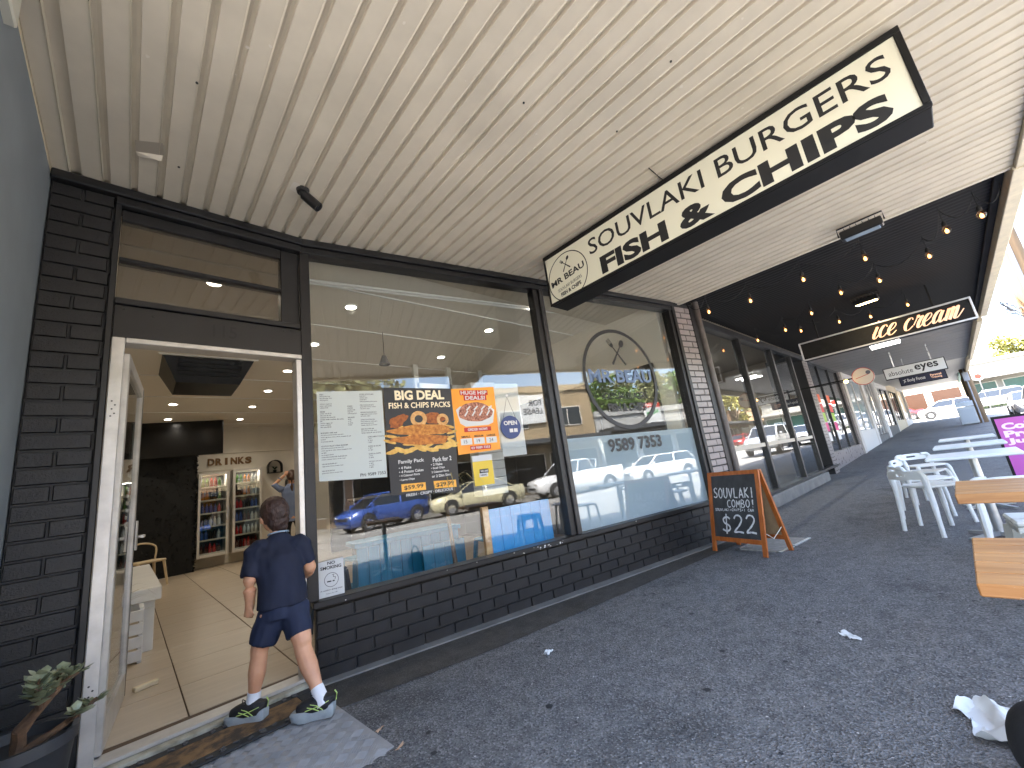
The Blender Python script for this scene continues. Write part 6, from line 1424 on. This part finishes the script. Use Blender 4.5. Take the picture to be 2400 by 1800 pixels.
car('white utility truck across the street, reflected behind the frosted window', (.72,.73,.74), 12.6, -13.7, -.265, R(180), 'ute')
car('white wagon across the street, reflected right of the utility truck', (.70,.70,.70), 18.2, -13.6, -.265, R(180), 'wagon')
car('silver sedan across the street beyond the white wagon', (.4,.41,.43), 24.2, -13.6, gz(24.2)-.265, R(180), 'sedan')
for k, (x, kd, c_, lb) in enumerate(((38, 'sedan', (.05,.10,.28), 'navy sedan parked across the street further along'), (46, 'suv', (.7,.7,.7), 'white four wheel drive across the street further along'), (55, 'hatch', (.3,.02,.02), 'red hatchback across the street in the distance'), (64, 'suv', (.65,.65,.66), 'white wagon across the street in the far distance'), (74, 'sedan', (.1,.1,.11), 'charcoal sedan farthest across the street'))):
    car(lb, c_, x, -13.6, gz(x)-.265, R(180), kd)
car('white four wheel drive with roof rails parked at the kerb, right edge', (.26,.27,.28), 29.5, -3.2, gz(29.5)-.15, R(183), 'suv')
car('white sedan parked behind the four wheel drive at the kerb', (.25,.25,.26), 36.5, -2.9, gz(36.5)-.15, R(180), 'sedan')
car('silver hatchback waiting in the side street', (.5,.5,.52), 52.0, .5, gz(52)-.06, R(95), 'hatch')
car('dark red sedan parked across the side street', (.2,.02,.02), 58.5, 4.5, gz(58)-.06, R(90), 'sedan')
car('white van like wagon parked by the corner building', (.25,.25,.25), 58.6, -2.4, gz(58)-.08, R(90), 'suv')

# ================================================================ trees
def leaf_mesh(name, seed, R0, H0, n, size, m_, droop=.2, flat_=.75, clumps=26):
    rnd = random.Random(seed); mb = MB(); cl_ = []
    for k in range(clumps):
        a = rnd.uniform(0, 6.28); rr = R0*math.sqrt(rnd.random()); zz = rnd.uniform(-1, 1)*H0*math.sqrt(max(.05, 1-(rr/R0)**2))
        cl_.append((Vector((rr*math.cos(a), rr*math.sin(a), zz)), R0*rnd.uniform(.20,.36)))
    for k in range(n):
        c, q = rnd.choice(cl_); d = Vector((rnd.gauss(0,1), rnd.gauss(0,1), rnd.gauss(0,1))).normalized()*q*rnd.uniform(.55,1.05); d.z *= flat_; p = c+d
        s_ = size*rnd.uniform(.6,1.4); t1 = Vector((rnd.gauss(0,1), rnd.gauss(0,1), rnd.gauss(0,.6)-droop)).normalized(); t2 = t1.cross(Vector((rnd.gauss(0,1), rnd.gauss(0,1), rnd.gauss(0,1)))).normalized()
        mb.add([p, p+t1*s_*.5+t2*s_*.28, p+t1*s_, p+t1*s_*.5-t2*s_*.28], [(0,1,2,3)])
    return mb.mesh(name, m_), cl_
lf_gum = mat('gum_leaf', srgb(92, 98, 62), .6, color2=srgb(128, 128, 84), vscale=1.5); lf_plane = mat('plane_tree_leaf', srgb(104, 108, 44), .6, color2=srgb(142, 132, 58), vscale=1.2); lf_green = mat('green_tree_leaf', srgb(70, 100, 44), .6, color2=srgb(112, 136, 62), vscale=1.2)
bark_m = mat('tree_bark', srgb(120, 104, 86), .9, var=.3, vscale=8)
CR = {'gum': leaf_mesh('gum_crown', 2, 3.1, 2.4, 5200, .30, lf_gum, .9), 'plane': leaf_mesh('plane_crown', 3, 3.2, 2.6, 5200, .34, lf_plane), 'green': leaf_mesh('green_crown', 4, 3.0, 2.6, 4600, .34, lf_green)}
def tree(kind, x, y, h, s, label, z=None):
    z = gz(x)-.2 if z is None else z; t = thing('tree', label, 'tree', (x, y, z), random.uniform(0, 6.28), 'street trees')
    me, cl_ = CR[kind]; cz = h-2.2*s; mb = MB().tube([(0,0,0),(.05,0,h*.25),(-.03,.04,h*.45),(0,0,cz)], [.24*s,.19*s,.16*s,.11*s], 10)
    for c, q in cl_[:14]: mb.tube([(0,0,h*.40),(c.x*s*.4,c.y*s*.4,(h*.45+cz+c.z*s)/2),(c.x*s,c.y*s,cz+c.z*s)], [.09*s,.06*s,.02*s], 6)
    mb.build('trunk', bark_m, t, smooth=True); o = tag(place('crown', me, t, (0,0,cz)), kind='stuff'); o.scale = (s,s,s)
tree('gum', .2, -16.4, 9.0, 1.15, 'drooping gum tree across the street opposite the door', -.2)
tree('green', 21.5, -24, 8.2, 1.2, 'green tree rising behind the low roof across the street')
tree('gum', 26.5, -25, 9.0, 1.3, 'grey green gum tree behind the low roof across the street')
tree('green', 31.5, -23, 7.8, 1.1, 'bushy green tree behind the far shops across the street')
for k, (kd, x, y, h, s, lb) in enumerate((('plane', 43, -16.8, 8.5, 1.2, 'golden plane tree nearest of those across the street further along'), ('plane', 55, -16.8, 9, 1.25, 'golden plane tree second of those further along'), ('plane', 66, -17, 9, 1.3, 'golden plane tree third of those further along'), ('green', 80, -17, 9, 1.3, 'green tree at the far end of the opposite footpath'), ('plane', 96, -16, 10, 1.4, 'golden tree in the far distance over the corner building'), ('plane', 84, -7.5, 8, 1.3, 'yellow green tree behind the white corner building'), ('green', 110, 4, 10, 1.6, 'distant dark green tree beyond the side street'))): tree(kd, x, y, h, s, lb)

# ================================================================ buildings across the street
def block(label, x0, x1, h, m_, storeys=2, y=-17.6, depth=9, awn=None, win=3, par=.4, glassm=dglass):
    z = gz((x0+x1)/2)-.17; L_ = x1-x0; t = thing('building', label, 'building', (x0, y, z))
    MB().box(0, L_, -depth, 0, -.4, h).build('wall', m_, t)
    MB().bbox(-.03, L_+.03, -.1, .12, h+.001, h+par, .01).build('parapet', m_, t)
    n = win; w_ = L_/n
    for k in range(n):
        f = MB().bbox(k*w_+.18, (k+1)*w_-.18, .001, .06, .45, 2.5, .01).build('shop_window', mat('pale_frame', srgb(200,196,186), .5), t)
        MB().box(k*w_+.26, (k+1)*w_-.26, .062, .066, .53, 2.42).build('pane', glassm, f)
        if storeys > 1:
            f = MB().bbox(k*w_+w_*.25, k*w_+w_*.75, .001, .05, 4.1, 5.4, .01).build('upper_window', mat('pale_frame', (.5,.5,.5)), t)
            MB().box(k*w_+w_*.25+.07, k*w_+w_*.5-.03, .052, .056, 4.17, 5.33).build('pane', glassm, f); MB().box(k*w_+w_*.5+.03, k*w_+w_*.75-.07, .052, .056, 4.17, 5.33).build('pane', glassm, f)
    if awn: MB().bbox(.1, L_-.1, .07, 1.9, 2.95, 3.25, .02).build('street_awning', awn, t)
    return t
cr_m = mat('cream_facade', srgb(150, 132, 104), .8, var=.08, vscale=.6); br_m = mat('brown_facade', srgb(150, 118, 92), .8, var=.12, vscale=.8); gr_m = mat('grey_facade', srgb(160, 160, 158), .8, var=.08, vscale=.7); wf_m = mat('white_facade', srgb(138, 136, 128), .7, var=.04, vscale=.6)
dk_aw = mat('dark_awning_paint', (.05,.052,.055), .5); tn_aw = mat('tan_awning_paint', srgb(170,140,110), .6)
block('grey two storey shops across the street far left', -34, -19, 6.6, gr_m, 2, awn=dk_aw)
block('cream two storey shops across the street at the left', -18.9, -7, 6.2, cr_m, 2, awn=tn_aw)
b_ = block('brown two storey shop across the street opposite the door', -6.9, 5, 6.1, br_m, 2, awn=dk_aw)
b_ = block('cream two storey shop with a lease board across the street', 5.1, 17, 6.5, cr_m, 2, awn=dk_aw)
lb_ = thing('lease_board', 'white FOR LEASE board on the cream building across the street', 'sign', (12.4, -17.5, 4.25)); MB().bbox(-.9, .9, .002, .06, 0, 1.9, .01).build('board', paper, lb_)
mb = MB(); 
for s_, z, w_ in (('FOR', 1.15, 1.0), ('LEASE', .6, 1.4)): put_text(mb, s_, 0, z, w_, .42, fn=lambda a, b: (.7-a, .063, b), bold=.03)
mb.build('lettering', mat('board_ink', (.05,.05,.06)), lb_)
block('low grey shop with parapet across the street', 17.1, 30, 4.2, gr_m, 1, awn=dk_aw, win=4)
l2 = thing('agent_board', 'red topped agent board with a green LEASED strip on the low grey shop', 'sign', (22.0, -17.45, 3.3)); MB().bbox(-.8,.8,.002,.05,0,1.7,.01).build('board', paper, l2); MB().box(-.8,.8,.051,.054,1.35,1.69).build('header', redp, l2)
mb = MB(); put_text(mb, 'FOR LEASE', 0, 1.42, 1.2, .2, fn=lambda a, b: (.6-a, .056, b), bold=.03); mb.build('lettering', white_ink, l2)
MB().prism([(-.55,.75),(.55,.95),(.55,1.2),(-.55,1.0)], .003, 'y', .052).build('leased_strip', mat('leased_green', srgb(70,150,80), .5), l2); mb = MB(); put_text(mb, 'LEASED', 0, 0, .8, .15, fn=lambda a, b: (.42-a, .057, .93+b-.18*(a-.4)), bold=.02); mb.build('lettering', white_ink, l2)
block('white single storey shops across the street further along', 30.1, 50, 4.4, wf_m, 1, awn=tn_aw, win=6)
block('brown shops across the street in the distance', 50.1, 72, 4.8, br_m, 1, awn=dk_aw, win=6)
block('pale shops at the far end across the street', 72.1, 100, 5.0, cr_m, 1, awn=tn_aw, win=6)
# corner buildings closing the view beyond the side street
def corner(label, x, y0, y1, h, m_, bays, gm, awn=None):
    z = gz(x); t = thing('building', label, 'building', (x, y0, z)); L_ = y1-y0
    MB().box(0, 12, 0, L_, -.3, h).build('wall', m_, t); MB().bbox(-.15, 12, -.1, L_+.1, h+.001, h+.35, .02).build('parapet', m_, t); w_ = L_/bays
    for k in range(bays):
        f = MB().bbox(-.06, -.001, k*w_+.2, (k+1)*w_-.2, .5, 2.6, .01).build('shop_window', mat('pale_frame', (.5,.5,.5)), t); MB().box(-.066, -.062, k*w_+.28, (k+1)*w_-.28, .58, 2.52).build('pane', gm, f)
    if awn: MB().bbox(-1.6, -.07, .1, L_-.1, 2.9, 3.2, .02).build('street_awning', awn, t)
grn = mat('green_glazing', srgb(44, 84, 74), .2, var=.15, vscale=1)
corner('white corner building with green shop windows beyond the side street', 66, -13.5, -1.2, 4.6, wf_m, 5, grn, mat('white_awning_paint', srgb(140,138,132), .6))
corner('cream corner shop with brown windows beyond the side street', 62, -1.0, 7, 4.0, cr_m, 3, mat('brown_glazing', srgb(70,48,36), .2), None)
corner('pale taller building behind the side street', 72, 7.2, 26, 6.0, wf_m, 5, dglass, None)
rs_ = thing('road_sign', 'round road sign on a post near the far side street', 'sign', (44.5, -1.6, gz(44.5))); MB().cyl((0,0,0),(0,0,2.6), .03, n=8).build('post', steel, rs_); MB().cyl((-.02,0,2.7),(-.035,0,2.7), .3, n=24).build('disc', white_paint, rs_); MB().cyl((-.036,0,2.7),(-.038,0,2.7), .18, n=20).build('symbol', redp, rs_)
hd_m = mat('verge_hedge_leaf', (.05,.08,.025), .8); mb = MB(); rnd = random.Random(31)
for k in range(5000):
    p = Vector((60.6+rnd.uniform(0,.9), rnd.uniform(-8,4.5), gz(61)+rnd.uniform(.02,.75))); q = [p+Vector((rnd.gauss(0,.06), rnd.gauss(0,.06), rnd.gauss(0,.06))) for _ in range(3)]; mb.add(q, [(0,1,2)])
tag(mb.build('verge_planting', hd_m), 'low green planting along the far side of the side street', 'planting', kind='stuff')
